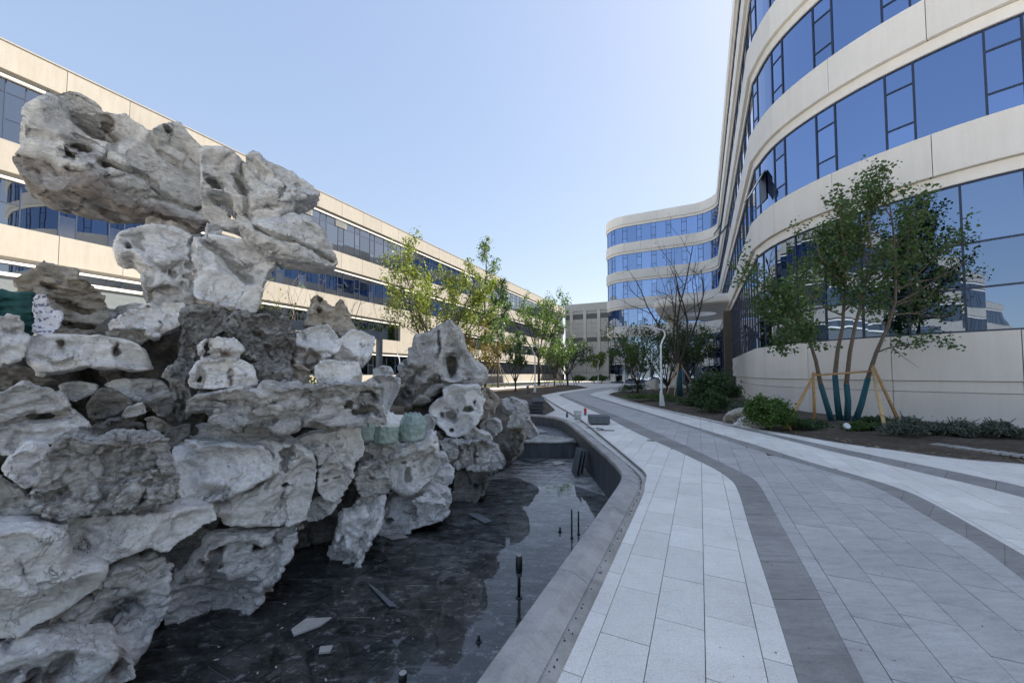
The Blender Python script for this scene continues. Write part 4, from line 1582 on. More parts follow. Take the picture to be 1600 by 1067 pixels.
    if stain:
        for hu, hv, ru, rv, rot in stain_list:
            dx_, dy_ = V[:, 0] - hu, V[:, 1] - hv
            e = np.hypot((dx_ * math.cos(rot) + dy_ * math.sin(rot)) / ru, (-dx_ * math.sin(rot) + dy_ * math.cos(rot)) / rv)
            sv = np.maximum(sv, np.clip(1.5 - e, 0, 1) * (V[:, 2] > 0))
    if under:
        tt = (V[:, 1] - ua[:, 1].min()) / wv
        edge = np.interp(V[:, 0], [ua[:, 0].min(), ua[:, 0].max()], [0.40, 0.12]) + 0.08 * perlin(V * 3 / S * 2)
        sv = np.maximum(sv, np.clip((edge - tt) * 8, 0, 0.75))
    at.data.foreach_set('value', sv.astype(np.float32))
    ROCK_TRIS += 2 * len(Fq)
    return tag(o, label, cat, 'stones of the rockery')


ZA, ZB, ZC, ZD, ZE = (0, 100, 2.667), (0, 400, 2.964), (0, 700, 2.667), (400, 440, 3.556), (500, 640, 2.498)
ZP = (150, 330, 5.333); ZM = (250, 640, 4.103); ZL = (0, 560, 5.333); ZR = (540, 620, 4.447); PX = (0, 0, 1)

# --- crown of the rockery
rock('huge overhanging pale boulder crowning the rockery, blunt end pointing left', ZA,
     [(118, 300), (150, 218), (240, 170), (310, 158), (385, 190), (440, 238), (530, 252), (575, 300), (605, 322), (650, 300), (720, 296), (775, 340), (835, 398), (880, 430), (905, 500), (900, 600), (880, 672), (820, 685), (740, 662), (640, 642), (540, 632), (420, 604), (300, 588), (200, 552), (130, 512), (84, 460), (74, 400), (112, 345)],
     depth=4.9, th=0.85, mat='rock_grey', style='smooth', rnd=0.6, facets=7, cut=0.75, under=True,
     holes=[((345, 375), (27, 20), 0.5), ((405, 292), (55, 22), 0.35, -12), ((450, 265), (14, 10), 0.4), ((295, 412), (10, 18), 0.25), ((330, 488), (32, 9), 0.25), ((470, 455), (40, 10), 0.3, -15), ((690, 325), (10, 6), .3), ((620, 322), (10, 7), .3)],
     cracks=[([(440, 440), (500, 465), (600, 500), (700, 570)], 12, 0.3), ([(430, 440), (425, 500), (330, 480)], 8, 0.16), ([(120, 320), (260, 345), (330, 330), (380, 350)], 9, .14), ([(360, 250), (440, 265), (470, 350), (440, 440)], 9, .16), ([(600, 330), (660, 400), (800, 480)], 8, .1)], stain=True)
rock('hooked grey stone with three holes at the right of the rockery crown', ZA,
     [(868, 412), (900, 405), (980, 404), (1015, 440), (1040, 418), (1080, 416), (1105, 455), (1200, 476), (1280, 520), (1311, 562), (1285, 582), (1215, 600), (1205, 640), (1110, 690), (1010, 700), (900, 668), (850, 600), (850, 480)],
     depth=5.35, th=0.8, mat='rock_grey', style='smooth', facets=6,
     holes=[((905, 522), (32, 20), 0.7, -15), ((918, 582), (35, 22), 0.7, -20), ((966, 632), (14, 18), 0.6), ((1005, 545), (22, 50), 0.5, 30)], cracks=[([(1010, 440), (1000, 520), (1040, 600), (1030, 640)], 12, 0.35), ([(1040, 635), (1200, 625)], 9, .2)])
rock('cracked beak shaped slab jutting right under the rockery crown', ZA,
     [(1005, 692), (1100, 680), (1200, 652), (1262, 646), (1340, 715), (1398, 835), (1392, 857), (1300, 852), (1200, 832), (1120, 802), (1055, 762), (1020, 722)],
     depth=4.95, th=1.0, mat='rock_grey', style='smooth', rnd=0.7, facets=4, cut=.9, scoops=2, cracks=[([(1070, 722), (1180, 765), (1290, 790), (1380, 835)], 9, 0.4)])
rock('thin brown tinged slab wedged under the crowning boulder', ZP, [(418, 75), (470, 60), (560, 75), (660, 110), (740, 150), (795, 205), (760, 225), (690, 190), (600, 170), (480, 190), (420, 150)], depth=4.95, th=1.6, mat='rock_brown', style='smooth')
rock('small upright wedge stone propping the crowning boulder', ZP, [(925, 110), (1030, 110), (1050, 150), (1075, 230), (1040, 275), (930, 270), (905, 200)], depth=4.75, th=1.3, mat='rock_grey')
rock('pale pitted pedestal stone with a knobbly left shoulder', ZP,
     [(195, 320), (225, 260), (300, 230), (400, 205), (520, 180), (660, 190), (760, 240), (815, 280), (800, 400), (830, 470), (800, 600), (800, 730), (740, 715), (650, 660), (540, 620), (420, 670), (395, 590), (400, 510), (360, 455), (320, 420), (250, 430), (190, 400)],
     depth=4.9, th=1.1, mat='rock_smooth', style='smooth', facets=5, grow=1.06,
     holes=[((785, 480), (30, 30), 0.6), ((750, 580), (25, 20), 0.6), ((727, 635), (20, 22), 0.6), ((642, 565), (14, 24), 0.5), ((595, 360), (9, 9), 0.4), ((615, 540), (8, 30), .4), ((275, 350), (10, 30), .4, 20), ((560, 525), (14, 20), .25)], cracks=[([(810, 280), (800, 400), (830, 520), (800, 700)], 22, 0.5), ([(360, 230), (340, 330), (390, 360)], 12, .25)])
rock('broad smooth pedestal stone split by a diagonal groove', ZP,
     [(820, 275), (900, 270), (1050, 270), (1180, 290), (1300, 310), (1400, 360), (1480, 400), (1470, 470), (1400, 560), (1350, 660), (1340, 790), (1310, 840), (1200, 835), (1050, 800), (900, 760), (835, 700), (855, 620), (825, 500), (830, 380)],
     depth=4.95, th=1.15, mat='rock_smooth', style='smooth', facets=5, grow=1.06, cracks=[([(930, 290), (1050, 370), (1150, 470), (1270, 590)], 40, 0.45), ([(820, 300), (830, 420)], 14, .4)], holes=[((825, 580), (28, 120), 0.4)])
rock('dark mortar coloured ledge stone at the foot of the pedestal', ZP, [(400, 640), (520, 610), (640, 660), (760, 720), (860, 760), (740, 790), (560, 770), (430, 770), (400, 700)], depth=5.0, th=1.4, mat='rock_grey', style='rough')
rock('flat brownish cap stone between pedestal and dark rough rock', ZP, [(745, 735), (850, 745), (960, 780), (1100, 830), (1180, 840), (1230, 870), (1120, 900), (1050, 930), (940, 850), (850, 800), (740, 790)], depth=4.6, th=1.5, mat='rock_brown', style='rough')
# --- left wing, upper tier
rock('tan weathered rock standing behind the green net bag at the left', ZB,
     [(62, 118), (130, 95), (180, 72), (232, 44), (320, 58), (352, 112), (420, 150), (482, 208), (498, 350), (480, 385), (300, 380), (210, 340), (255, 260), (205, 195), (130, 172), (72, 160)],
     depth=4.1, th=1.0, mat='rock_brown', style='layered', holes=[((240, 150), (30, 12), .3), ((330, 240), (50, 12), .3, -20), ((400, 330), (70, 10), .35, -10)])
rock('pale wedge slab leaning on the rough black rock', ZP, [(120, 950), (220, 880), (330, 815), (420, 790), (560, 770), (735, 770), (735, 830), (700, 960), (480, 1075), (430, 1040), (420, 990), (300, 985), (125, 1000)], depth=4.05, th=1.0, mat='rock_pale', style='smooth', holes=[((490, 790), (26, 9), .3), ((430, 800), (16, 7), .3), ((540, 1000), (24, 10), .35), ((527, 935), (10, 20), .25)])
rock('grey lump half hidden behind the pale wedge slab', ZP, [(60, 830), (200, 790), (400, 775), (420, 800), (300, 860), (180, 930), (120, 990), (60, 960)], depth=4.5, th=1.2, mat='rock_grey', style='smooth')
rock('crusty grey filler stone under the pale wedge slab', ZB, [(492, 350), (600, 335), (672, 345), (695, 385), (640, 412), (500, 395)], depth=4.0, th=1.3, mat='rock_crusty', style='rough')
rock('rounded pale rock at the left picture edge below the net bag', ZB, [(-160, 330), (-60, 290), (0, 285), (60, 274), (102, 310), (132, 382), (112, 452), (50, 492), (0, 508), (-120, 500)], depth=3.2, th=0.9, mat='rock_pale', style='rough', holes=[((70, 345), (28, 14), .3)])
rock('long horizontal pale block bridging the dark hollow at the left', ZB,
     [(118, 382), (250, 368), (400, 376), (480, 374), (560, 388), (625, 410), (672, 460), (718, 526), (640, 534), (540, 518), (420, 520), (340, 534), (230, 550), (182, 542), (130, 470)], depth=3.75, th=1.0, mat='rock_pale', style='smooth', rnd=0.5, facets=8,
     holes=[((535, 435), (10, 28), .35), ((285, 415), (8, 20), .2)], cracks=[([(330, 390), (320, 440), (345, 500)], 8, .15)], stain=True)
rock('tall rough black and white column stone beside the stacked white pair', ZB,
     [(850, 238), (930, 240), (1000, 232), (1095, 268), (1065, 335), (970, 385), (925, 420), (918, 490), (875, 580), (900, 640), (885, 740), (815, 775), (806, 640), (815, 500), (842, 330)], depth=4.15, th=0.9, mat='rock_black', style='cracked', rnd=.5)
rock('blocky black deeply cracked rock under the pedestal', ZB, [(1050, 300), (1130, 262), (1220, 275), (1340, 288), (1356, 420), (1340, 610), (1190, 615), (1165, 500), (1110, 450), (1118, 390), (1045, 345)], depth=4.35, th=0.95, mat='rock_black', style='cracked', rnd=.5, holes=[((1200, 370), (40, 18), .35, -30), ((1150, 480), (30, 14), .35, -45)])
rock('small brown stained white stone on top of the stacked pair', ZB, [(918, 420), (945, 388), (1010, 378), (1092, 388), (1128, 420), (1112, 470), (1080, 490), (1000, 488), (930, 490)], depth=3.95, th=1.0, mat='rock_pale', style='rough', holes=[((1010, 455), (60, 18), .3), ((960, 420), (14, 25), .25)], stain=True)
rock('knuckle shaped white stone under the brown stained one', ZB, [(866, 602), (898, 500), (935, 478), (1100, 476), (1172, 508), (1188, 592), (1150, 614), (1050, 610), (940, 614)], depth=3.95, th=0.9, mat='rock_pale', style='smooth', holes=[((1068, 553), (10, 34), .3), ((930, 560), (14, 40), .3)], stain=True)
# --- the dark hollow
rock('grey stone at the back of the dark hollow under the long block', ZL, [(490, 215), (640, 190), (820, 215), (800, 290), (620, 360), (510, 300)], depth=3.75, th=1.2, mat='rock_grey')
rock('olive grey flat faced stone in the middle of the dark hollow', ZL, [(730, 375), (850, 240), (960, 260), (1100, 350), (1090, 400), (960, 480), (780, 520), (735, 480)], depth=3.75, th=1.0, mat='rock_damp_shade', style='smooth', rnd=.4, facets=7)
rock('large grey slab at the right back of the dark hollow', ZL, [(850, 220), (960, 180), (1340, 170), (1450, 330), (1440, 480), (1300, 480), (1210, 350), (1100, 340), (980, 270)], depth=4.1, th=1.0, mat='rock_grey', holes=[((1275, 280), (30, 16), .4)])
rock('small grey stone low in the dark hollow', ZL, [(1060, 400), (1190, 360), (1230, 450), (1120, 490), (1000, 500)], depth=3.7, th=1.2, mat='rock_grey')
rock('brown rounded stone at the bottom of the dark hollow', ZL, [(720, 600), (830, 540), (1000, 490), (1180, 500), (1210, 600), (1100, 660), (850, 670)], depth=3.7, th=1.2, mat='rock_damp_shade', style='layered')
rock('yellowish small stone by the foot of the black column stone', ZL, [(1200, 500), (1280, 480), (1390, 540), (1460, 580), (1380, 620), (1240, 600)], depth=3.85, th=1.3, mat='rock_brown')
rock('tilted dark slab between hollow and smooth pale face', ZL, [(1340, 660), (1420, 580), (1590, 540), (1580, 640), (1440, 740), (1370, 740)], depth=3.8, th=1.0, mat='rock_damp_shade', facets=7)
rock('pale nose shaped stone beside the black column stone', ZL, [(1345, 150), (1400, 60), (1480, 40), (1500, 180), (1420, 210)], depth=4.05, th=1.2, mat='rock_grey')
rock('shadowed boulder at the left back of the hollow', ZL, [(-100, 60), (100, 40), (330, 110), (500, 200), (420, 250), (240, 230), (60, 260), (-100, 260)], depth=3.7, th=1.0, mat='rock_damp_shade', style='smooth')
# --- left wing, lower tiers
rock('large grey sloping rock with an eye shaped hollow at the left', ZL,
     [(-300, 320), (0, 290), (120, 230), (220, 205), (280, 245), (430, 260), (520, 330), (620, 430), (740, 545), (640, 600), (480, 680), (280, 730), (100, 790), (-300, 800)], depth=3.15, th=0.9, mat='rock_grey', style='smooth', holes=[((350, 490), (165, 38), .4, 8)], cracks=[([(0, 450), (200, 390), (430, 360)], 14, .15), ([(0, 600), (300, 640), (500, 600)], 14, .15)], stain=True)
rock('small bright angular stone left of the crusty cracked block', ZL, [(5, 915), (110, 790), (240, 680), (400, 720), (430, 800), (400, 920), (320, 1040), (200, 1066), (90, 990)], depth=2.75, th=1.0, mat='rock_smooth', rnd=.45, facets=8)
rock('crusty black and white cracked block with a square top at the left', PX,
     [(72, 712), (90, 690), (115, 674), (148, 681), (190, 677), (250, 678), (263, 697), (268, 740), (271, 778), (225, 786), (210, 792), (157, 792), (120, 797), (86, 797), (69, 790), (60, 769), (62, 752), (70, 735)], depth=3.0, th=0.9, mat='rock_crusty', style='cracked', rnd=.4, facets=4, cut=.95,
     cracks=[([(168, 700), (170, 730), (160, 790)], 5, .3), ([(165, 735), (190, 720), (215, 700)], 4, .25), ([(62, 770), (110, 765)], 4, .3), ([(215, 770), (228, 745), (250, 735)], 4, .25)])
rock('damp dark grey stone under the bright angular one at the left edge', ZC, [(-80, 130), (0, 120), (80, 165), (160, 230), (150, 300), (0, 330), (-80, 320)], depth=2.75, th=1.0, mat='rock_grey', style='layered')
rock('pale ledge slab with a bent lip below the crusty block', ZC, [(272, 320), (340, 284), (480, 268), (600, 256), (705, 248), (800, 235), (880, 240), (900, 290), (800, 330), (735, 370), (680, 400), (620, 385), (520, 415), (442, 458), (405, 440), (276, 452)], depth=3.15, th=1.0, mat='rock_pale', style='smooth', facets=4)
rock('broad pale mortared face at the lower left edge', ZC, [(-120, 320), (0, 322), (140, 300), (275, 330), (290, 450), (440, 462), (412, 560), (330, 602), (250, 655), (130, 715), (40, 760), (-120, 780)], depth=2.65, th=0.8, mat='rock_pale', style='smooth', facets=5)
rock('inclined slab with a deep brown cavity near the pool at lower left', ZC, [(160, 785), (225, 690), (400, 600), (430, 520), (500, 490), (640, 460), (715, 465), (712, 540), (695, 600), (690, 640), (640, 720), (575, 830), (540, 860), (470, 800), (330, 790)], depth=3.0, th=0.85, mat='rock_grey', style='layered', facets=5, rnd=.6, holes=[((465, 695), (75, 32), .6, 32), ((400, 760), (40, 20), .4, 30)], cracks=[([(230, 690), (240, 760)], 8, .3), ([(240, 690), (300, 685)], 6, .3)], stain=True)
rock('pale rock with rusty hollows in the bottom left corner', ZC, [(-90, 900), (60, 840), (160, 792), (330, 774), (470, 790), (532, 848), (541, 900), (492, 922), (465, 979), (440, 1060), (-90, 1060)], depth=2.62, th=0.8, mat='rock_pale', style='smooth', facets=5, holes=[((235, 885), (22, 48), .45, -25), ((122, 955), (18, 34), .45, -20), ((484, 880), (22, 50), .3, -15), ((20, 930), (14, 26), .3, -50)], stain=True)
rock('dark wet boulder deep under the ledge beside the pool', ZC, [(430, 560), (520, 420), (640, 390), (760, 330), (850, 330), (860, 400), (780, 520), (730, 640), (600, 660)], depth=3.75, th=1.0, mat='rock_damp_shade', style='smooth')  # its dark tone is cave shade put into the colour
rock('leaning block with finger holes standing at the pool edge', ZC, [(735, 565), (790, 490), (840, 410), (870, 372), (1000, 358), (1110, 352), (1232, 346), (1205, 410), (1110, 540), (1062, 620), (1000, 682), (975, 735), (900, 750), (860, 775), (720, 800), (700, 730), (728, 620)], depth=3.95, th=0.85, mat='rock_grey', style='layered', rnd=.55, facets=6, holes=[((905, 408), (20, 14), .4), ((860, 428), (16, 8), .3), ((1000, 402), (20, 9), .35), ((1085, 395), (30, 13), .4, 12), ((1175, 345), (38, 9), .3)], cracks=[([(900, 420), (880, 460), (855, 500)], 16, .35), ([(1140, 370), (1160, 420), (1125, 490)], 14, .25)], stain=True)
rock('small tan stone lying at the toe of the leaning block', ZC, [(1058, 640), (1070, 590), (1110, 560), (1142, 600), (1134, 642), (1095, 682)], depth=4.2, th=1.1, mat='rock_brown')
rock('low shadowed stone under the leaning block', ZC, [(700, 790), (740, 740), (900, 730), (1040, 650), (1060, 680), (960, 760), (800, 800)], depth=3.95, th=1.0, mat='rock_damp_shade')
rock('dark slab in the recess behind the leaning block', ZM, [(180, 900), (250, 770), (280, 800), (270, 900), (180, 1000), (60, 1060), (20, 1000)], depth=4.15, th=1.2, mat='rock_damp_shade')
# --- middle face
rock('large smooth bluish face in the middle of the rockery', ZM, [(80, 215), (140, 195), (300, 215), (480, 215), (640, 225), (700, 260), (720, 330), (690, 420), (600, 480), (480, 540), (330, 580), (180, 610), (125, 570), (95, 450), (90, 320)], depth=3.85, th=0.7, mat='rock_smooth', style='smooth', rnd=.7, facets=6, cracks=[([(140, 340), (230, 250)], 8, .1), ([(270, 330), (390, 240)], 8, .1), ([(490, 230), (515, 300)], 6, .15)])
rock('pale hanging face with a keyhole crack in the middle of the rockery', ZM, [(560, 200), (700, 170), (830, 190), (970, 260), (985, 350), (960, 480), (950, 600), (920, 680), (800, 700), (640, 690), (470, 690), (400, 630), (330, 585), (480, 530), (620, 470), (700, 400)], depth=4.3, th=0.75, mat='rock_pale', style='smooth', facets=5, holes=[((808, 462), (28, 22), .5), ((800, 270), (40, 60), .5, -20), ((285, 590), (50, 12), .3)], cracks=[([(808, 470), (775, 520), (768, 605)], 12, .4), ([(700, 640), (740, 610)], 14, .3)])
rock('grey ledge stone under the layered slab', ZM, [(170, 140), (230, 85), (500, 90), (700, 110), (840, 130), (700, 180), (480, 205), (200, 200)], depth=4.2, th=1.0, mat='rock_grey', style='smooth')
rock('long layered rough slab shelf across the middle of the rockery', PX, [(296, 622), (316, 612), (360, 607), (450, 601), (520, 600), (585, 601), (590, 625), (598, 640), (592, 654), (560, 662), (520, 667), (480, 662), (440, 671), (400, 663), (370, 666), (345, 657), (328, 642), (300, 642)], depth=4.2, th=0.9, mat='rock_crusty', style='layered', rnd=.6, facets=4, cut=.95, holes=[((568, 640), (22, 6), .5), ((545, 634), (10, 5), .4), ((575, 616), (12, 4), .4)], cracks=[([(470, 662), (478, 640), (492, 625)], 4, .3)])
rock('pale block under the right end of the layered slab', ZM, [(830, 200), (980, 140), (1100, 130), (1240, 80), (1285, 110), (1280, 180), (1310, 240), (1290, 290), (1240, 320), (1060, 320), (980, 350), (860, 330)], depth=4.75, th=0.8, mat='rock_pale', style='smooth', facets=5, holes=[((990, 310), (20, 45), .5), ((1070, 218), (16, 7), .3), ((1150, 215), (40, 6), .25)])
rock('pale pitted stone with rusty ledge hanging mid face', ZM, [(1010, 400), (1060, 320), (1150, 240), (1230, 280), (1250, 330), (1230, 420), (1205, 490), (1140, 575), (1050, 572), (1010, 500)], depth=4.7, th=0.9, mat='rock_pale', style='smooth', facets=5, holes=[((1110, 325), (30, 10), .3), ((1130, 433), (30, 8), .35), ((1070, 410), (20, 10), .3), ((1060, 450), (12, 6), .3)], stain=True)
rock('grey hanging underside stone above the dark recess', ZM, [(920, 690), (940, 620), (1000, 560), (1060, 575), (1170, 580), (1120, 620), (1040, 690), (960, 720)], depth=4.75, th=1.0, mat='rock_grey')
rock('brown flecked low ledge of rubble above the dark recess', ZM, [(450, 700), (640, 680), (900, 700), (915, 740), (800, 760), (600, 780), (470, 770)], depth=4.4, th=1.2, mat='rock_brown', style='rough')
rock('dark wet wall stone at the back of the recess by the pool', ZM, [(740, 830), (880, 740), (1000, 690), (1130, 620), (1150, 760), (1110, 900), (980, 960), (780, 980)], depth=5.3, th=0.8, mat='rock_damp_shade')  # darkness of the recess is painted into this stone, not wetness
rock('tapering hanging stone with a flat white top above the pool floor', ZM, [(1165, 660), (1300, 640), (1330, 680), (1420, 640), (1440, 700), (1380, 780), (1300, 880), (1290, 970), (1180, 980), (1120, 995), (1090, 930), (1130, 860)], depth=4.95, th=0.85, mat='rock_pale', style='rough', rnd=.5, facets=7, holes=[((1160, 810), (14, 40), .35, -25)])
rock('cube like grooved stone below the green bags', ZR, [(68, 530), (90, 480), (160, 462), (250, 455), (300, 520), (318, 640), (280, 665), (160, 670), (110, 690), (75, 620)], depth=5.15, th=0.95, mat='rock_crusty', style='layered', rnd=.4, facets=5, holes=[((190, 565), (28, 10), .4), ((220, 500), (35, 10), .3, 30)])
rock('small knobbly stone under the cube like one', ZR, [(70, 720), (160, 680), (275, 670), (270, 760), (230, 850), (160, 830), (100, 770)], depth=5.2, th=1.0, mat='rock_pale', style='rough')
# --- right wing
rock('big pale slab face below the filled bags, pierced by small holes', ZR, [(250, 440), (400, 370), (530, 310), (570, 260), (605, 240), (640, 330), (650, 400), (620, 520), (560, 580), (470, 640), (390, 650), (300, 600), (300, 520)], depth=5.9, th=0.7, mat='rock_pale', style='smooth', facets=5, holes=[((400, 438), (30, 8), .35), ((478, 470), (12, 11), .4), ((430, 520), (36, 55), .45, -15), ((610, 292), (18, 6), .3), ((440, 355), (35, 9), .4)])
rock('grey topped stone carrying the filled bags', ZR, [(110, 400), (150, 350), (200, 300), (320, 310), (400, 340), (480, 310), (470, 360), (360, 390), (250, 440), (150, 455)], depth=5.6, th=1.3, mat='rock_grey', style='rough')
rock('dark brown side of the stone under the bag ledge', ZR, [(60, 420), (120, 370), (165, 380), (165, 450), (90, 490), (55, 470)], depth=5.4, th=1.3, mat='rock_damp_shade')
rock('split white block jutting out over the pool floor', ZR, [(640, 300), (720, 295), (820, 305), (960, 290), (1020, 320), (1060, 350), (1112, 440), (1050, 475), (990, 505), (880, 490), (760, 480), (715, 420), (680, 350)], depth=7.1, th=1.0, mat='rock_crusty', style='cracked', rnd=.5, facets=6, cracks=[([(890, 350), (895, 460)], 12, .4), ([(800, 340), (790, 400), (750, 440)], 10, .35), ([(930, 315), (970, 345)], 9, .3)])
rock('white rubble stone above the split white block', ZR, [(820, 260), (880, 200), (940, 240), (1005, 255), (1020, 300), (920, 300), (840, 300)], depth=7.5, th=1.2, mat='rock_pale', style='rough')
rock('rounded grey knob between slab face and split block', ZR, [(610, 440), (660, 380), (700, 400), (720, 470), (680, 500), (620, 490)], depth=6.7, th=1.2, mat='rock_pale')
rock('white cracked lump under the rounded knob', ZR, [(580, 580), (640, 500), (700, 470), (765, 490), (750, 560), (700, 620), (640, 632), (590, 610)], depth=6.5, th=1.0, mat='rock_pale', style='cracked')
rock('pale boulder face low at the waterline of the right wing', ZR, [(270, 790), (300, 700), (400, 660), (470, 640), (590, 590), (620, 630), (720, 640), (705, 790), (620, 830), (480, 870), (400, 920), (280, 935), (230, 900), (260, 840)], depth=6.0, th=0.8, mat='rock_grey', style='smooth', facets=6, holes=[((300, 825), (40, 26), .5)])
rock('white lumpy stone on the low waterline boulder', ZR, [(460, 700), (530, 690), (600, 640), (690, 690), (690, 770), (580, 850), (510, 845), (500, 760)], depth=5.85, th=1.0, mat='rock_pale', style='rough')
rock('damp dark brown boulder low beside the dry pool floor', ZR, [(700, 770), (740, 640), (770, 500), (870, 490), (980, 510), (975, 640), (920, 680), (880, 740), (780, 790), (710, 800)], depth=7.3, th=1.0, mat='rock_damp_shade', style='smooth', facets=6, holes=[((895, 600), (22, 20), .4)])
rock('peaked grey rock with a round cave high on the right wing', ZD, [(742, 662), (800, 560), (798, 480), (858, 420), (895, 318), (930, 308), (985, 300), (1020, 262), (1068, 226), (1105, 262), (1135, 310), (1162, 392), (1262, 490), (1268, 535), (1240, 565), (1180, 575), (1040, 595), (1000, 640), (900, 690), (830, 690)], depth=8.2, th=0.8, mat='rock_crusty', style='smooth', rnd=.5, facets=8, cut=.7, scoops=4, holes=[((1090, 455), (46, 62), .6, 20), ((1165, 525), (30, 26), .12), ((1000, 560), (28, 14), .3), ((860, 610), (26, 12), .35, -30)], cracks=[([(760, 660), (850, 570), (940, 480)], 14, .25), ([(830, 680), (930, 600), (1000, 520)], 18, .3), ([(1010, 290), (1020, 380), (1000, 430)], 10, .25)])
rock('skull like pale stone with hollow sockets on the right wing', ZD, [(1045, 600), (1092, 574), (1160, 580), (1232, 578), (1262, 660), (1254, 730), (1205, 800), (1112, 852), (1060, 832), (1000, 762), (964, 712), (1010, 650), (1045, 642)], depth=7.5, th=0.9, mat='rock_pale', style='smooth', facets=4, holes=[((1085, 740), (40, 42), .55), ((1170, 705), (28, 20), .6, 12), ((1215, 665), (13, 24), .45), ((1085, 816), (15, 11), .5), ((1035, 735), (14, 20), .3)])
rock('brown backed stone behind the skull like one', ZD, [(1225, 600), (1290, 590), (1352, 655), (1320, 745), (1250, 765), (1200, 720)], depth=8.4, th=1.1, mat='rock_brown', style='rough')
rock('dark grey veined stone between skull like stone and round boulder', ZD, [(1238, 795), (1270, 765), (1320, 754), (1362, 776), (1368, 820), (1312, 862), (1250, 835)], depth=8.3, th=1.1, mat='rock_grey')
rock('round pitted boulder perched at the far right end of the rockery', ZD, [(1314, 702), (1360, 660), (1430, 644), (1502, 668), (1512, 730), (1482, 792), (1420, 812), (1368, 792), (1328, 742)], depth=9.6, th=0.95, mat='rock_crusty', style='pitted', facets=3)
rock('brown pillar stone carrying the round pitted boulder', ZD, [(1336, 872), (1400, 808), (1482, 796), (1494, 860), (1464, 962), (1410, 988), (1362, 950)], depth=9.9, th=1.0, mat='rock_brown', style='rough')
rock('honeycombed stone at the far right foot of the rockery', ZD, [(1480, 800), (1508, 735), (1542, 800), (1572, 842), (1510, 872), (1478, 880)], depth=10.4, th=1.1, mat='rock_grey', style='pitted')
rock('smooth grey post stone behind the white topped bag', ZD, [(600, 600), (650, 522), (740, 522), (805, 540), (795, 600), (745, 700), (720, 780), (690, 760), (668, 640)], depth=7.4, th=1.0, mat='rock_smooth')
rock('small flat cap stone on the smooth grey post stone', ZD, [(648, 484), (700, 468), (748, 470), (768, 512), (740, 528), (650, 528)], depth=7.4, th=1.2, mat='rock_smooth')
rock('dark filler stone in the gap below the peaked rock', ZD, [(830, 690), (940, 640), (1010, 640), (1000, 740), (980, 820), (900, 800), (850, 740)], depth=8.3, th=1.0, mat='rock_damp_shade')
rock('grey filler stone beside the green bag', ZD, [(905, 760), (960, 735), (1000, 770), (980, 840), (930, 850)], depth=7.2, th=1.1, mat='rock_grey')
rock('twin horned pitted stone on top of the rockery middle', ZD, [(275, 255), (310, 125), (345, 88), (385, 122), (430, 150), (472, 114), (502, 172), (545, 262), (525, 300), (478, 318), (440, 292), (400, 245), (330, 255)], depth=5.6, th=0.9, mat='rock_brown', style='pitted', facets=3, holes=[((355, 112), (14, 10), .5), ((350, 165), (14, 14), .5)])
rock('large smooth grey boulder with a rusty belly on the upper shelf', ZD, [(165, 400), (185, 310), (260, 272), (390, 240), (440, 285), (472, 345), (450, 395), (390, 425), (330, 470), (305, 495), (240, 455), (175, 430)], depth=5.0, th=0.9, mat='rock_smooth', facets=5, holes=[((210, 400), (60, 40), .35), ((300, 440), (45, 60), .5, -20)], stain=True)
rock('smooth wedge stone with an angular nose at the shelf end', ZD, [(430, 400), (488, 305), (530, 264), (622, 290), (658, 326), (645, 400), (590, 480), (560, 470), (500, 450), (430, 440)], depth=5.3, th=0.9, mat='rock_smooth', rnd=.45, facets=7)
rock('loaf shaped stone resting on the layered slab', ZD, [(322, 470), (370, 430), (470, 446), (560, 446), (588, 520), (572, 570), (440, 572), (340, 560)], depth=4.75, th=1.0, mat='rock_pale', style='smooth', holes=[((470, 455), (30, 8), .2)])
rock('small tan stone between black rock and loaf shaped stone', ZD, [(145, 510), (170, 470), (250, 458), (304, 500), (290, 580), (140, 585)], depth=4.65, th=1.1, mat='rock_brown', style='smooth')
# mortar and rubble core behind the stones, coloured dark to paint shade into the gaps
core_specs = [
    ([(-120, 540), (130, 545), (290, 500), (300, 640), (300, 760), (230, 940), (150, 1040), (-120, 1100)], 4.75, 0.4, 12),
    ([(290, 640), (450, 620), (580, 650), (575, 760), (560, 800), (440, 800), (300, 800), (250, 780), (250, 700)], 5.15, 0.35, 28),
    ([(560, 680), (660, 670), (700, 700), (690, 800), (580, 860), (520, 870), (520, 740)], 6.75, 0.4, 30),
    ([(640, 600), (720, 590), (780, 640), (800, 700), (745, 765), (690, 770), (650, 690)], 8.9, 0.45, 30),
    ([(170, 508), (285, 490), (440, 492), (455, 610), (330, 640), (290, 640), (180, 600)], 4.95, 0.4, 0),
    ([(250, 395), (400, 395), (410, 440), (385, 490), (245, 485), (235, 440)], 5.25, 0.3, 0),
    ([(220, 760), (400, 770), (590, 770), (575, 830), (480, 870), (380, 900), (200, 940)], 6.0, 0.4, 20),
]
CORE_LABELS = ['grey mortar core packed behind the left stones of the rockery', 'grey mortar core packed behind the middle stones of the rockery', 'grey mortar core packed behind the stones below the filled sacks', 'grey mortar core packed behind the peaked right wing of the rockery', 'dark mortar core behind the black rocks under the pedestal', 'mortar core joining the two pedestal stones from behind', 'deep shadowed core wall at the back of the waterline caves']  # all but the pedestal one wear painted shade instead of mortar grey
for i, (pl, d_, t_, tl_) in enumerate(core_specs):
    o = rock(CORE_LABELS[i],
             PX, pl, depth=d_, half=t_, tilt=tl_, mat=('rock_grey' if 'pedestal stones' in CORE_LABELS[i] else 'rock_cave_shade'), style='rough', cat='mortar', scoops=3, facets=0, grow=1.0, name='mortar_core')
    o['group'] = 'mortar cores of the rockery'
print('ROCK TRIS', ROCK_TRIS)

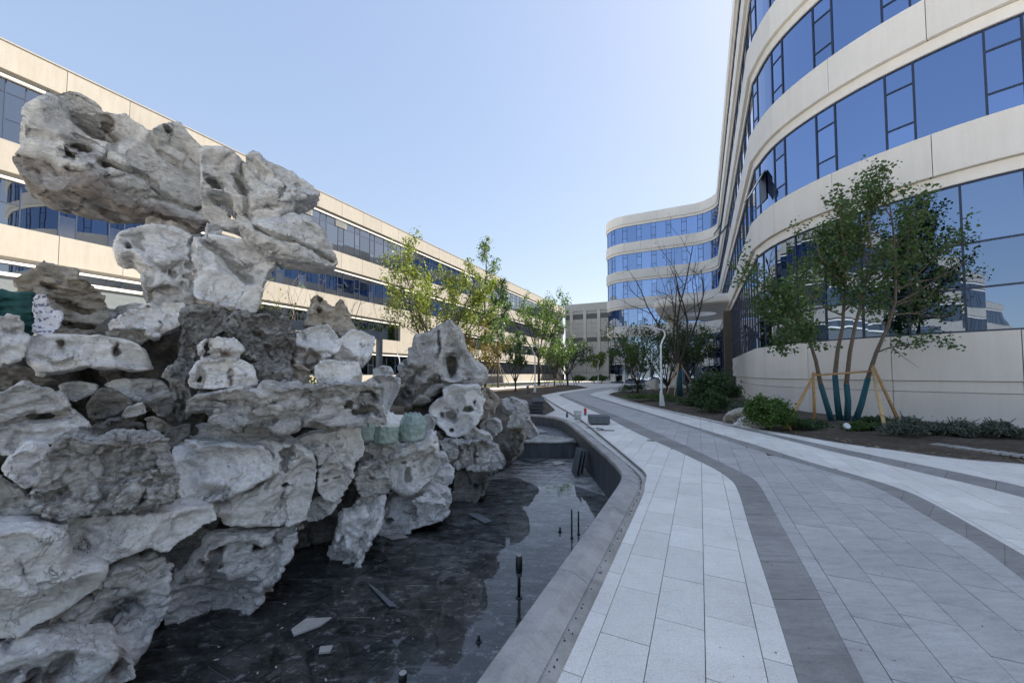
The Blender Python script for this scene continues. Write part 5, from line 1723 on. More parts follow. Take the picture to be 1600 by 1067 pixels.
# ------------------------------------------------------------------ trees and shrubs
def leaves_mesh(name, pts, size, mat, parent, seed=0, aspect=0.68, flat=0.0):
    """many small folded leaves in one crown mesh; pts: (n,3) world positions"""
    r = np.random.RandomState(seed)
    pts = np.asarray(pts, float)
    n = len(pts)
    nr = r.normal(size=(n, 3)); nr[:, 2] += flat
    nr /= np.linalg.norm(nr, axis=1)[:, None]
    t = r.normal(size=(n, 3))
    t -= nr * (t * nr).sum(1)[:, None]
    t /= np.linalg.norm(t, axis=1)[:, None]
    b = np.cross(nr, t)
    s = size * r.uniform(0.6, 1.3, n)[:, None]
    v = np.empty((n, 4, 3))
    v[:, 0] = pts - t * s * 0.5
    v[:, 1] = pts + b * s * aspect * 0.5 + nr * s * 0.12
    v[:, 2] = pts + t * s * 0.5
    v[:, 3] = pts - b * s * aspect * 0.5 + nr * s * 0.12
    return mesh_obj(name, v.reshape(-1, 3), np.arange(n * 4).reshape(n, 4), M[mat], parent)


class Grower:
    def __init__(s, seed, nch, ratio, ang, wig, up, sides=(8, 6, 5, 4, 3), squash=1.0, taper=0.55, lo=0.3):
        s.r = random.Random(seed); s.nch = nch; s.ratio = ratio; s.ang = ang; s.wig = wig; s.up = up; s.sides = sides; s.squash = squash; s.taper = taper; s.lo = lo
        s.mb = MB(); s.tips = []

    def rv(s):
        return Vector((s.r.gauss(0, 1), s.r.gauss(0, 1) * s.squash, s.r.gauss(0, 1)))

    def children(s, pts, radii, L, lvl):
        n = s.nch[min(lvl, len(s.nch) - 1)]
        for k in range(n):
            t = s.lo + (1 - s.lo) * (k + s.r.random()) / n
            i = min(len(pts) - 2, int(t * (len(pts) - 1)))
            f = t * (len(pts) - 1) - i
            p = pts[i].lerp(pts[i + 1], f)
            d = (pts[i + 1] - pts[i]).normalized()
            ax = s.rv(); ax = (ax - d * ax.dot(d)).normalized()
            a = math.radians(s.ang * s.r.uniform(0.6, 1.25))
            nd = (d * math.cos(a) + ax * math.sin(a)).normalized()
            s.grow(p, nd, L * s.ratio * s.r.uniform(0.65, 1.15) * (1.15 - 0.45 * t), radii[i] * 0.6, lvl + 1)

    def grow(s, p, d, L, rad, lvl):
        n = max(3, 6 - lvl)
        pts, radii = [p.copy()], [rad]
        for i in range(n):
            d = (d + s.rv() * s.wig + Vector((0, 0, s.up))).normalized()
            p = p + d * (L / n)
            pts.append(p.copy()); radii.append(max(0.003, rad * (1 - (1 - s.taper * 0.6) * (i + 1) / n)))
        s.mb.tube(pts, radii, s.sides[min(lvl, len(s.sides) - 1)], False)
        last = lvl >= len(s.nch)
        if last or lvl == len(s.nch) - 1:
            for q in pts[1 if last else 3:]: s.tips.append(q)
        if not last: s.children(pts, radii, L, lvl)

    def crown(s, per, jit, seed=1):
        r = np.random.RandomState(seed)
        T = np.array([t[:] for t in s.tips])
        P = np.repeat(T, per, 0)
        return P + r.normal(size=P.shape) * jit


def make_tree(name, label, cat, base, h, trunk_h, limbs, spread_ang, leaf, per, jit, lsize, bark='bark_dark', r0=0.09, seed=1, nch=(4, 3), ratio=0.5, ang=42, wig=0.10, up=0.06, wrap=None, group=None, trim=1.0, squash=1.0, lo=0.3):
    base = Vector(base)
    root = thing(name, label, cat, base, group)
    g = Grower(seed, nch, ratio, ang, wig, up, lo=lo, squash=squash)
    r = g.r
    top = base + Vector((r.uniform(-0.1, 0.1), r.uniform(-0.1, 0.1), trunk_h))
    g.mb.tube([base - Vector((0, 0, 0.1)), base + (top - base) * 0.5 + Vector((0.03, 0, 0)), top], [r0 * 1.15, r0, r0 * 0.9], 8)
    for k in range(limbs):
        a = 2 * math.pi * (k + r.uniform(-0.3, 0.3)) / limbs
        t = math.radians(spread_ang * r.uniform(0.45, 1.1))
        d = Vector((math.cos(a) * math.sin(t), math.sin(a) * math.sin(t) * squash, math.cos(t)))
        p = base.lerp(top, r.uniform(0.85, 1.0))
        g.grow(p, d, (h - trunk_h) * r.uniform(0.75, 1.0), r0 * 0.55, 0)
    g.mb.obj('trunk', M[bark], root, True)
    if per > 0:
        P = g.crown(per, jit, seed)
        if trim < 1: P = P[np.random.RandomState(seed).rand(len(P)) < trim]
        P = P[P[:, 2] > base.z + 0.15]
        leaves_mesh('crown', P, lsize, leaf, root, seed)
    if wrap:
        w = MB(); w.tube([base + Vector((0, 0, 0.02)), base.lerp(top, 0.5), base + (top - base) * wrap], [r0 * 1.32, r0 * 1.22, r0 * 1.12], 10)
        w.obj('trunk_wrap', M['trunk_wrap'], root, True)
    return root


def leader_tree(name, label, base, h, rad, leaf, per, jit, lsize, seed=1, bark='bark_dark', bare=0.25, n=34, group=None):
    """a straight leader with short side branches"""
    base = Vector(base)
    root = thing(name, label, 'tree', base, group)
    g = Grower(seed, (3,), 0.5, 45, 0.12, 0.05, sides=(5, 4, 3))
    r = g.r
    pts = [base + Vector((r.gauss(0, 0.01) * k, r.gauss(0, 0.01) * k, h * k / 8)) for k in range(9)]
    g.mb.tube(pts, [0.085 * h / 9 * (1 - 0.9 * k / 8) + 0.008 for k in range(9)], 7)
    for k in range(n):
        t = bare + (1 - bare) * (k + r.random()) / n
        p = pts[int(t * 7.99)].lerp(pts[int(t * 7.99) + 1], t * 8 - int(t * 7.99)) if t < 0.999 else pts[-1]
        a = r.uniform(0, 6.28)
        el = r.uniform(0.35, 0.9)
        d = Vector((math.cos(a), math.sin(a), el)).normalized()
        g.grow(p, d, rad * r.uniform(0.6, 1.15) * (1 - 0.62 * (t - bare) / (1 - bare)), 0.018, 0)
    g.mb.obj('trunk', M[bark], root, True)
    leaves_mesh('crown', g.crown(per, jit, seed), lsize, leaf, root, seed)
    return root


def shrub(name, label, base, rx, ry, rz, leaf, n, lsize, seed=1, cat='shrub', group=None, stems=7, clumps=26):
    base = Vector(base)
    root = thing(name, label, cat, base, group)
    r = np.random.RandomState(seed)
    rr = random.Random(seed)
    st = MB()
    for k in range(stems):
        a = rr.uniform(0, 6.28); q = rr.uniform(0.3, 0.85)
        e = base + Vector((math.cos(a) * rx * q, math.sin(a) * ry * q, rz * rr.uniform(1.0, 1.7)))
        m = base.lerp(e, 0.5) + Vector((rr.gauss(0, 0.04), rr.gauss(0, 0.04), 0.05))
        st.tube([base + Vector((rr.gauss(0, 0.03), rr.gauss(0, 0.03), -0.05)), m, e], [0.022, 0.016, 0.006], 5)
    st.obj('stems', M['bark_dark'], root, True)
    # clumps spread through the volume, thicker towards the skin
    C = r.normal(size=(clumps, 3)); C /= np.linalg.norm(C, axis=1)[:, None]
    C[:, 2] = np.abs(C[:, 2]) * 1.0 - 0.25
    C *= r.uniform(0.40, 0.88, clumps)[:, None]
    w = r.choice(clumps, n)
    P = C[w] + r.normal(size=(n, 3)) * r.uniform(0.09, 0.18, clumps)[w][:, None]
    P = P * np.array([rx, ry, rz]) + np.array([base.x, base.y, base.z + rz * 0.62])
    P = P[P[:, 2] > base.z + 0.01]
    leaves_mesh('foliage', P, lsize, leaf, root, seed, flat=0.6)
    return root


# near multi-stemmed tree by the curved wall
ZT = (1130, 240, 2.223)
def tp(x, y, d): return D(ZT[0] + x / ZT[2], ZT[1] + y / ZT[2], d)


TD = 13.0
tb = G(1322, 659)
near = thing('multi_stem_tree', 'leafy tree of four slanting stems wrapped in teal, before the curved wall', 'tree', tb)
stems = [
    [(378, 930, TD), (362, 880, TD), (338, 800, TD - .1), (322, 720, TD - .1), (300, 650, TD - .2), (262, 590, TD - .3), (215, 545, TD - .4)],
    [(405, 925, TD + .1), (395, 850, TD + .1), (388, 770, TD + .1), (398, 680, TD + .05), (415, 600, TD), (420, 500, TD - .1), (430, 380, TD - .2), (415, 290, TD - .2)],
    [(430, 928, TD - .1), (434, 860, TD - .1), (428, 800, TD - .1), (440, 690, TD - .2), (458, 600, TD - .3), (490, 480, TD - .4), (515, 330, TD - .4), (500, 210, TD - .4)],
    [(458, 935, TD), (480, 870, TD), (503, 780, TD), (530, 695, TD - .1), (572, 600, TD - .2), (598, 510, TD - .3), (600, 400, TD - .4), (590, 260, TD - .5), (575, 150, TD - .5)],
]
gN = Grower(21, (10, 5), 0.5, 54, 0.16, 0.02, sides=(7, 5, 4, 3), squash=0.55, lo=0.12)
for i, stp in enumerate(stems):
    pts = [tp(*q) for q in stp]
    pts[0].z = 0.0
    rad = [0.082, 0.074, 0.068, 0.056, 0.048, 0.04, 0.032, 0.024, 0.016][:len(pts)]
    if len(pts) < 8: rad = [0.076, 0.07, 0.064, 0.052, 0.042, 0.034, 0.026]
    o = MB().tube(pts, rad, 10).obj('stem', M['bark_grey'], near, True)
    MB().tube([pts[0], pts[1], pts[2]], [rad[0] * 1.18, rad[1] * 1.16, rad[2] * 1.14], 12).obj('trunk_wrap', M['trunk_wrap'], near, True)
    up_pts = pts[4:]
    Ls = sum((b - a).length for a, b in zip(up_pts, up_pts[1:]))
    gN.children(up_pts, rad[4:], max(3.0, Ls) * (0.92 if i in (0, 3) else 0.8), 0)
# a few long outer limbs to fill the right and left of the crown
for (x, y, dx, dz, L) in ((598, 520, 0.8, 0.55, 2.6), (590, 560, 0.9, 0.25, 2.3), (600, 400, 0.75, 0.6, 2.0), (250, 580, -0.6, 0.7, 2.4), (300, 650, -0.75, 0.6, 2.2), (420, 450, -0.6, 0.7, 2.2), (535, 690, 0.95, 0.12, 1.7), (500, 330, 0.3, 0.9, 1.7), (240, 570, -0.4, 0.9, 2.2), (410, 560, -0.8, 0.5, 2.3), (430, 380, -0.5, 0.8, 2.0), (520, 400, 0.5, 0.75, 2.2), (590, 300, 0.6, 0.7, 1.7), (415, 300, -0.4, 0.85, 1.6), (600, 470, 0.85, 0.4, 2.6)):
    gN.grow(tp(x, y, TD - .25), Vector((dx, -0.15, dz)).normalized(), L, 0.03, 1)
gN.mb.obj('branches', M['bark_grey'], near, True)
P = gN.crown(11, 0.12, 3)
keep = np.array([True] * len(P))
depth_w = P[:, 1] < 13.9
P = P[depth_w & (P[:, 2] > 2.2)]
leaves_mesh('crown', P, 0.11, 'leaf_near', near, 4, aspect=0.75)

# timber support of the near tree
sup = thing('tree_support', 'pine pole frame propping the four stemmed tree by the curved wall', 'tree support', G(1310, 668))
a, b = tp(315, 770, TD - .25), tp(520, 755, TD - .25)
MB().tube([a - (b - a) * 0.03, b + (b - a) * 0.03], 0.032, 8).obj('crossbar', M['timber'], sup, True)
for top, foot in ((a, G(1224, 670)), (a + Vector((0.05, 0.1, 0)), G(1273, 660)), (b + Vector((-.04, -.03, .04)), G(1387, 684)), (b + Vector((.06, .02, .1)), G(1409, 664))):
    foot = Vector((foot.x, foot.y, -0.08))
    MB().tube([top + (top - foot).normalized() * 0.1, top.lerp(foot, 0.5), foot], [0.036, 0.045, 0.048], 8).obj('pole', M['timber_pale'] if foot.y < 11 else M['timber'], sup, True)
f = G(1237, 672); MB().tube([Vector((f.x, f.y, -.05)), G(1229, 660, 0.22)], 0.03, 7).obj('peg', M['timber'], sup, True)

# nearly bare tree before the entrance canopy
bt = G(1062, 621)
bare = make_tree('bare_tree', 'dark nearly leafless tree with teal wrapped trunk beside the entrance', 'tree', bt, 10.8, 2.5, 5, 27, 'leaf_brown', 1, 0.08, 0.085, 'bark_dark', 0.15, seed=5, nch=(4, 4, 2), ratio=0.5, ang=38, wig=0.13, up=0.03, wrap=0.75, trim=0.16)
sp = thing('tree_support', 'slim timber stakes splayed round the bare tree by the entrance', 'tree support', bt)
for k, (dx, dy) in enumerate(((-1.4, -1.0), (-1.0, -1.4), (1.3, -0.3), (0.9, 1.1))):
    MB().tube([bt + Vector((dx, dy, -0.05)), bt + Vector((dx * 0.06, dy * 0.06, 2.3))], 0.032, 6).obj('pole', M['timber_pale'], sp, True)

# trees on the left lawn and beds
make_tree('vase_tree', 'large yellow green vase shaped tree rising behind the peaked rock', 'tree', G(690, 616.5), 10.6, 1.3, 8, 34, 'leaf_yellow', 7, 0.2, 0.19, 'bark_dark', 0.13, seed=8, nch=(8, 5), ratio=0.38, ang=34, wig=0.07, up=0.05)
leader_tree('slender_tree', 'tall slender tree just right of the vase shaped tree', Vector((-2.3, 33, 0.1)), 12.9, 2.3, 'leaf_mid', 4, 0.15, 0.17, seed=12, n=34)
leader_tree('slender_tree', 'feathery dark slender tree in the middle of the left bed', Vector((-1.35, 37.5, 0.1)), 10.3, 2.4, 'leaf_dark', 6, 0.17, 0.18, seed=14, n=44, bare=0.3)
make_tree('vase_tree', 'dark spreading vase tree with bare stem farthest in the left bed', 'tree', Vector((3.55, 51, 0.1)), 12.4, 3.6, 8, 34, 'leaf_mid', 4, 0.24, 0.26, 'bark_dark', 0.16, seed=16, nch=(7, 5), ratio=0.34, ang=32, wig=0.06, up=0.05, trim=0.75)
make_tree('small_tree', 'small upright brown leaved tree close behind the round boulder', 'tree', G(805, 614.5), 4.6, 0.9, 7, 30, 'leaf_dark', 5, 0.11, 0.16, 'bark_dark', 0.07, seed=17, nch=(5, 3), ratio=0.36, ang=34, wig=0.07, up=0.08)
make_tree('round_tree', 'dense round headed tree at the bend of the far path', 'tree', G(887, 602.5), 6.4, 1.4, 8, 50, 'leaf_dark', 5, 0.26, 0.22, 'bark_dark', 0.12, seed=18, nch=(6, 4), ratio=0.45, ang=45, wig=0.1, up=0.02)
make_tree('round_tree', 'narrower dark tree left of the round headed tree', 'tree', G(866, 605), 5.6, 1.0, 6, 26, 'leaf_mid', 4, 0.2, 0.2, 'bark_dark', 0.09, seed=19, nch=(5, 3), ratio=0.4, ang=38, wig=0.08, up=0.06)
make_tree('small_tree', 'orange tinged bushy tree under the slender trees', 'tree', Vector((-3.0, 31, 0.1)), 5.4, 0.7, 7, 42, 'leaf_brown', 6, 0.2, 0.18, 'bark_dark', 0.07, seed=22, nch=(5, 3), ratio=0.45, ang=42, wig=0.1, up=0.03)
make_tree('small_tree', 'pale yellowish sapling by the far lamp post', 'tree', Vector((15.6, 70, 0)), 5.2, 1.6, 6, 42, 'leaf_yellow', 4, 0.3, 0.3, 'bark_dark', 0.08, seed=23, nch=(4, 3), ratio=0.45, ang=42)
# behind the rockery
shrub('yellow_shrub', 'yellow green shrub showing left of the pergola behind the rockery', Vector((-8.2, 14.0, 0)), 1.9, 1.4, 2.3, 'leaf_yellow', 2600, 0.11, seed=31, stems=14)
make_tree('bare_shrub', 'bare twiggy shrub behind the twin horned stone', 'shrub', Vector((-7.0, 15.5, 0)), 5.6, 0.5, 9, 30, 'leaf_yellow', 1, 0.1, 0.09, 'bark_grey', 0.05, seed=32, nch=(4, 3), ratio=0.45, ang=36, wig=0.09, trim=0.10)
make_tree('bare_shrub', 'sparse yellow budded shrub beside the pedestal stone', 'shrub', Vector((-8.9, 13.2, 0)), 5.0, 0.5, 8, 30, 'leaf_yellow', 2, 0.1, 0.09, 'bark_grey', 0.045, seed=33, nch=(4, 3), ratio=0.45, ang=36, wig=0.1, trim=0.4)

# right hand bed, towards the entrance
make_tree('dark_tree', 'dark green bushy tree standing before the rounded far wing', 'tree', Vector((10.1, 31, 0)), 5.2, 0.7, 8, 38, 'leaf_mid', 4, 0.16, 0.15, 'bark_dark', 0.08, seed=41, nch=(6, 3), ratio=0.42, ang=42)
make_tree('dark_tree', 'dense dark tree behind the nearest lamp post', 'tree', Vector((12.2, 30.5, 0)), 5.6, 0.6, 9, 46, 'leaf_dark', 5, 0.18, 0.16, 'bark_dark', 0.09, seed=42, nch=(6, 3), ratio=0.42, ang=44)
make_tree('dark_tree', 'dark tree right behind the bare tree trunk', 'tree', Vector((14.4, 31.5, 0)), 5.4, 0.6, 8, 42, 'leaf_mid', 4, 0.18, 0.16, 'bark_dark', 0.09, seed=43, nch=(6, 3), ratio=0.42, ang=44)
shrub('bushy_shrub', 'tall loose green shrub at the end of the white plinth wall', G(1118, 637), 1.35, 1.2, 1.35, 'leaf_dark', 6000, 0.12, seed=51, stems=12)
shrub('bushy_shrub', 'low dark rounded shrub in front of the tall loose one', G(1112, 645), 0.75, 0.7, 0.62, 'leaf_dark', 4200, 0.085, seed=52)
shrub('round_shrub', 'bright green clipped round shrub beside the pine pole frame', G(1201, 671), 0.74, 0.70, 0.66, 'leaf_bright', 9500, 0.075, seed=53, clumps=90)
for i, (x, y, rx, rz, lab) in enumerate(((1413, 684, 0.62, 0.40, 'silver leaved shrub right beside the leaning pine poles'), (1462, 682, 0.42, 0.26, 'smallest silver leaved shrub, second right of the pine poles'), (1494, 685, 0.55, 0.33, 'silver leaved shrub against the plinth in the middle of the row'), (1562, 687, 0.52, 0.33, 'silver leaved shrub nearest the right picture edge'), (1154, 650, 0.5, 0.36, 'silver leaved shrub behind the two pale garden stones'))):
    shrub('silver_shrub', lab, G(x, y), rx, rx * 0.8, rz, 'leaf_silver', 3200 if rx > .45 else 2000, 0.06, seed=60 + i, group='silver leaved shrubs along the plinth', stems=9)
for i, (x, y, rx, rz, lf, lab) in enumerate(((1262, 671, 0.75, 0.22, 'leaf_dark', 'low creeping green patch between round shrub and stems'), (1345, 674, 0.6, 0.20, 'leaf_mid', 'low olive patch at the foot of the four stems'), (1370, 668, 0.5, 0.26, 'leaf_dark', 'dark low tuft behind the right pine pole'), (1075, 634, 1.5, 0.3, 'leaf_dark', 'low dark hedge patch around the bare tree'), (1020, 627, 1.9, 0.32, 'leaf_mid', 'low hedge patch behind the nearest lamp post'), (990, 615, 1.6, 0.6, 'leaf_dark', 'dark small bush on the bed tip by the second lamp'), (1145, 640, 0.8, 0.3, 'leaf_mid', 'low green patch under the tall loose shrub'))):
    shrub('ground_cover', lab, G(x, y), rx, rx * 0.7, rz, lf, int(1500 * rx + 900), 0.07, seed=70 + i, stems=4, group='low planting in the right bed')
for i, (x, y, rx, lab) in enumerate(((904, 598.3, 1.3, 'leftmost ball shrub before the grey hall'), (929, 597.8, 1.1, 'middle ball shrub before the grey hall'), (940, 598.2, 1.4, 'rightmost ball shrub beside the rounded far wing'))):
    shrub('ball_shrub', lab, G(x, y), rx, rx, rx * 0.8, 'leaf_mid', 1200, 0.22, seed=80 + i, group='ball shrubs at the far end')
# stakes round the left trees
for i, (b_, hh, lab) in enumerate(((Vector((-1.35, 37.5, 0)), 2.6, 'thin tripod stakes round the feathery slender tree'), (Vector((3.55, 51, 0)), 3.2, 'thin tripod stakes round the farthest vase tree'), (G(887, 602.5), 2.4, 'thin tripod stakes round the round headed tree'), (G(866, 605), 2.0, 'thin tripod stakes round the narrower dark tree'))):
    t = thing('tree_support', lab, 'tree support', b_, 'stake tripods under the left trees')
    for k in range(4):
        a_ = 0.5 + k * math.pi / 2
        MB().tube([b_ + Vector((1.6 * math.cos(a_), 1.6 * math.sin(a_), -0.05)), b_ + Vector((0.1 * math.cos(a_), 0.1 * math.sin(a_), hh))], 0.035, 5).obj('pole', M['bark_grey'], t, True)

# ------------------------------------------------------------------ lamps, pergola, building site clutter
def lamp(label, base, k=1.0, flip=1, yaw=0.0):
    base = Vector((base.x, base.y, 0))
    root = thing('lamp_post', label, 'street lamp', base, 'white garden lamp posts')
    ax = Vector((math.cos(yaw) * flip, math.sin(yaw) * flip, 0))
    def q(x, z): return base + ax * (x * k) + Vector((0, 0, z * k))
    post = [q(0, 0), q(0, 0.5), q(0, 1.6), q(0, 2.9), q(0.02, 3.1), q(0.09, 3.3), q(0.19, 3.5), q(0.225, 3.62), q(0.2, 3.74), q(0.12, 3.83)]
    MB().tube(post, [0.06 * k, 0.056 * k, 0.05 * k, 0.045 * k, 0.045 * k, 0.045 * k, 0.044 * k, 0.042 * k, 0.04 * k, 0.036 * k], 10).obj('post', M['white_paint'], root, True)
    MB().add([q(-0.09, 0) + Vector((0, -.08, 0)), q(0.14, 0) + Vector((0, -.08, 0)), q(0.14, 0) + Vector((0, .08, 0)), q(-0.09, 0) + Vector((0, .08, 0)), q(-0.065, 0.75) + Vector((0, -.06, 0)), q(0.065, 0.55) + Vector((0, -.06, 0)), q(0.065, 0.55) + Vector((0, .06, 0)), q(-0.065, 0.75) + Vector((0, .06, 0))],
             [(3, 2, 1, 0), (4, 5, 6, 7), (0, 1, 5, 4), (1, 2, 6, 5), (2, 3, 7, 6), (3, 0, 4, 7)]).obj('foot', M['white_paint'], root)
    arm = [q(0.12, 3.83), q(-0.1, 3.9), q(-0.5, 3.99)]
    MB().tube(arm, [0.036 * k, 0.032 * k, 0.03 * k], 8).obj('arm', M['white_paint'], root, True)
    h0, h1 = q(-0.45, 3.985), q(-0.98, 4.09)
    d = (h1 - h0).normalized()
    side = d.cross(Vector((0, 0, 1))).normalized()
    head = MB().box((h0 + h1) / 2, (h1 - h0).length, 0.13 * k, 0.045 * k, d, side, side.cross(d)).obj('lamp_head', M['white_paint'], root)
    MB().box((h0 + h1) / 2 - side.cross(d) * 0.03 * k, (h1 - h0).length * 0.8, 0.10 * k, 0.012 * k, d, side, side.cross(d)).obj('lens', M['lens_sky_sheen'], head)
    return root


lamp('nearest white lamp post beside the bare tree on the right', G(1034, 634))
lamp('white lamp post standing before the rounded far wing', G(976, 609))
lamp('white lamp post in the left bed with its arm pointing right', G(836, 615), flip=-1)
lamp('farthest white lamp post before the grey hall', Vector((14.2, 63.5, 0)))
lamp('white lamp post half hidden behind the grey post stone', Vector((-11.7, 40, 0)), flip=-1)
bo = G(824.5, 617)
mb = MB().tube([bo, bo + Vector((0, 0, 0.55)), bo + Vector((0, 0, 0.62))], [0.09, 0.09, 0.07], 12)
mb.tube([bo + Vector((0, 0, 0.62)), bo + Vector((0, 0, 0.68))], [0.11, 0.11], 12)
solo('bollard_light', mb, M['slab_grey'], 'short grey bollard light in the bed left of the path', 'bollard', smooth=False)
gl_ = G(1323, 676)
mb = MB().tube([gl_, gl_ + Vector((0, 0, 0.16))], 0.015, 6)
spot = thing('garden_spotlight', 'small white disc garden light at the foot of the four stems', 'garden light', gl_)
mb.obj('spike', M['black_metal'], spot)
MB().tube([gl_ + Vector((0, 0.03, 0.17)), gl_ + Vector((0, -0.03, 0.2))], [0.075, 0.085], 14).obj('lamp_head', M['white_paint'], spot)
# drain grate in the right bed
gr = thing('drain_grate', 'pale slatted stone drain cover in the soil by the right path', 'drain', G(1532, 706))
c_ = G(1532, 706)
dd = (G(1570, 711) - G(1495, 701)).normalized()
for k in range(11):
    MB().box(c_ + dd * (k - 5) * 0.135 + Vector((0, 0, 0.035)), 0.10, 0.34, 0.04, dd, Vector((-dd.y, dd.x, 0))).obj('slat', M['coping_stone'], gr)

# dark metal pergola behind the rockery
pa, pb = Vector((-6.45, 10.6, 0)), Vector((-4.78, 14.05, 0))
pg = thing('pergola', 'dark grey metal pergola frame behind the rockery', 'pergola', (pa + pb) / 2)
du_ = (pb - pa).normalized(); dn = Vector((-du_.y, du_.x, 0))
MB().box((pa + pb) / 2 + Vector((0, 0, 3.02)), (pb - pa).length + 0.2, 0.14, 0.26, du_, dn).obj('beam', M['grey_metal'], pg)
MB().box((pa + pb) / 2 + dn * 2.6 + Vector((0, 0, 3.02)), (pb - pa).length + 0.2, 0.14, 0.26, du_, dn).obj('beam', M['grey_metal'], pg)
for p in (pa, pb):
    MB().box(p + dn * 1.3 + Vector((0, 0, 3.02)), 0.14, 2.44, 0.22, du_, dn).obj('cross_beam', M['grey_metal'], pg)
    for o_ in (0, 2.6):
        MB().box(p + dn * o_ + du_ * (0.0 if p is pa else -0.1) + Vector((0, 0, 1.44)), 0.16, 0.16, 2.88, du_, dn).obj('post', M['grey_metal'], pg)

# pale garden stones in the right bed
o = rock('low pale garden stone left of the bright round shrub', PX, [(1128, 658), (1136, 646), (1150, 640), (1170, 637), (1186, 642), (1190, 654), (1170, 662), (1140, 664)], depth=12.7, th=1.6, mat='rock_brown', style='smooth', name='garden_stone'); o['group'] = 'pale stones in the right bed'
o = rock('flat pale garden stone nearest the path by the round shrub', PX, [(1146, 663), (1158, 653), (1178, 651), (1198, 656), (1206, 664), (1190, 669), (1160, 669)], depth=12.0, th=1.6, mat='rock_pale', style='smooth', name='garden_stone'); o['group'] = 'pale stones in the right bed'


# filled bags on the ledge
def fabric(name, c1, c2, rough=0.7, weave=240):
    t = NT(name)
    g = t.coord('Object')
    n = t.noise(g, 5, 5, 0.65)
    t.base(t.ramp(n, [(0.35, c1), (0.65, c2)]))
    w = t.new('TexWave'); w.inputs['Scale'].default_value = weave; w.inputs['Distortion'].default_value = 1.0
    t.link(g, w.inputs['Vector'])
    b = t.bump(w.outputs['Fac'], 0.15, 0.003)
    f2 = t.noise(t.mapping(g, (1, 1, 3.5)), 9, 5, 0.6, 0.8)
    b2 = t.new('Bump'); b2.inputs['Strength'].default_value = 0.6; b2.inputs['Distance'].default_value = 0.02
    t.link(f2, b2.inputs['Height']); t.link(b, b2.inputs['Normal']); t.link(b2.outputs[0], t.p.inputs['Normal'])
    t.set(rough, 0, 0.4)
    M[name] = t.m


fabric('sack_teal', (0.19, 0.27, 0.25), (0.36, 0.44, 0.41))
fabric('sack_white', (0.62, 0.64, 0.63), (0.8, 0.81, 0.8))
fabric('net_green', (0.008, 0.05, 0.05), (0.02, 0.095, 0.09))


def printed():
    t = NT('bag_print')
    g = t.coord('Object')
    sx = t.new('SeparateXYZ'); t.link(t.mapping(g, (1, 1, 1), (0, 0.5, 0)), sx.inputs[0])
    rows = t.math('FRACT', t.math('MULTIPLY', sx.outputs[2], 17.0))
    line = t.math('LESS_THAN', rows, 0.45)
    word = t.math('GREATER_THAN', t.noise(t.mapping(g, (34, 34, 17), (0, 0.5, 0)), 1.0, 1), 0.5)
    t.base(t.mix(t.math('MULTIPLY', line, word), (0.62, 0.62, 0.66), (0.16, 0.17, 0.24)))
    t.bump(t.noise(g, 14, 5), 0.5, 0.02); t.set(0.5)
    M['bag_print'] = t.m


printed()


def sack(label, px_c, base_y, w_px, h_px, depth, mats, seed, tear=0.0):
    r = np.random.RandomState(seed)
    c = D(px_c, base_y, depth)
    k = depth / F * math.hypot(1, (px_c - 800) / F)
    W, H = w_px * k / 2, h_px * k
    nr, ns = 22, 40
    def build(t0, t1, grow):
        nr, ns = 40, 72
        tt_ = np.repeat(np.linspace(t0, t1, nr + 1), ns); aa = np.tile(np.arange(ns) * 2 * math.pi / ns, nr + 1)
        prof = (0.84 + 0.22 * np.sin(np.minimum(1, tt_ * 1.4) * math.pi * 0.62))
        prof *= np.where(tt_ > 0.68, 1 - 0.42 * ((tt_ - 0.68) / 0.32) ** 1.2, 1.0) * np.where(tt_ < 0.08, 0.78 + 2.75 * tt_, 1.0)
        Pn = np.stack([np.cos(aa) * 1.6, np.sin(aa) * 1.6, tt_ * 5.0], 1) + seed * 3.1
        crease = -np.abs(perlin(Pn * np.array([1.3, 1.3, 0.7]))) * 0.18 - np.abs(perlin(Pn * np.array([2.6, 2.6, 0.9]))) * 0.14 + 0.12
        pleat = 0.05 * np.clip((tt_ - 0.62) / 0.38, 0, 1) * np.sin(aa * 11 + 2.5 * perlin(Pn * 0.8))
        rad = W * grow * prof * (1 + crease + pleat)
        edge = np.clip((tt_ - 0.7) / 0.3, 0, 1)
        zz = H * (tt_ * 0.92 + 0.03 * np.sin(aa * 2 + seed) * tt_ + edge * (0.12 * perlin(np.stack([np.cos(aa) * 1.5, np.sin(aa) * 1.5, np.full(len(aa), seed * 1.3)], 1)) + 0.03 * np.abs(np.sin(aa * 3.5 + seed)))) - 0.03
        vs_ = [c + Vector((float(r_ * math.cos(a_)), float(r_ * math.sin(a_) * 0.85), float(z_))) for r_, a_, z_ in zip(rad, aa, zz)]
        fs = []
        for i in range(nr):
            for j in range(ns):
                j2 = (j + 1) % ns
                fs.append((i * ns + j, i * ns + j2, (i + 1) * ns + j2, (i + 1) * ns + j))
        fs.append(tuple(range(ns))[::-1])
        top_c = c + Vector((0, 0, float(H * t1 * 0.80)))
        vs_.append(top_c)
        fs += [(nr * ns + j, nr * ns + (j + 1) % ns, len(vs_) - 1) for j in range(ns)]
        return MB().add(vs_, fs)
    root = thing('filled_sack', label, 'sack', c, 'filled sacks on the rockery ledge')
    if len(mats) == 1:
        build(0, 1, 1).obj('sack_body', M[mats[0]], root, True)
    else:
        build(0, 0.58, 1).obj('sack_body', M[mats[0]], root, True)
        build(0.5, 1, 0.97).obj('sack_top', M[mats[1]], root, True)
    return root


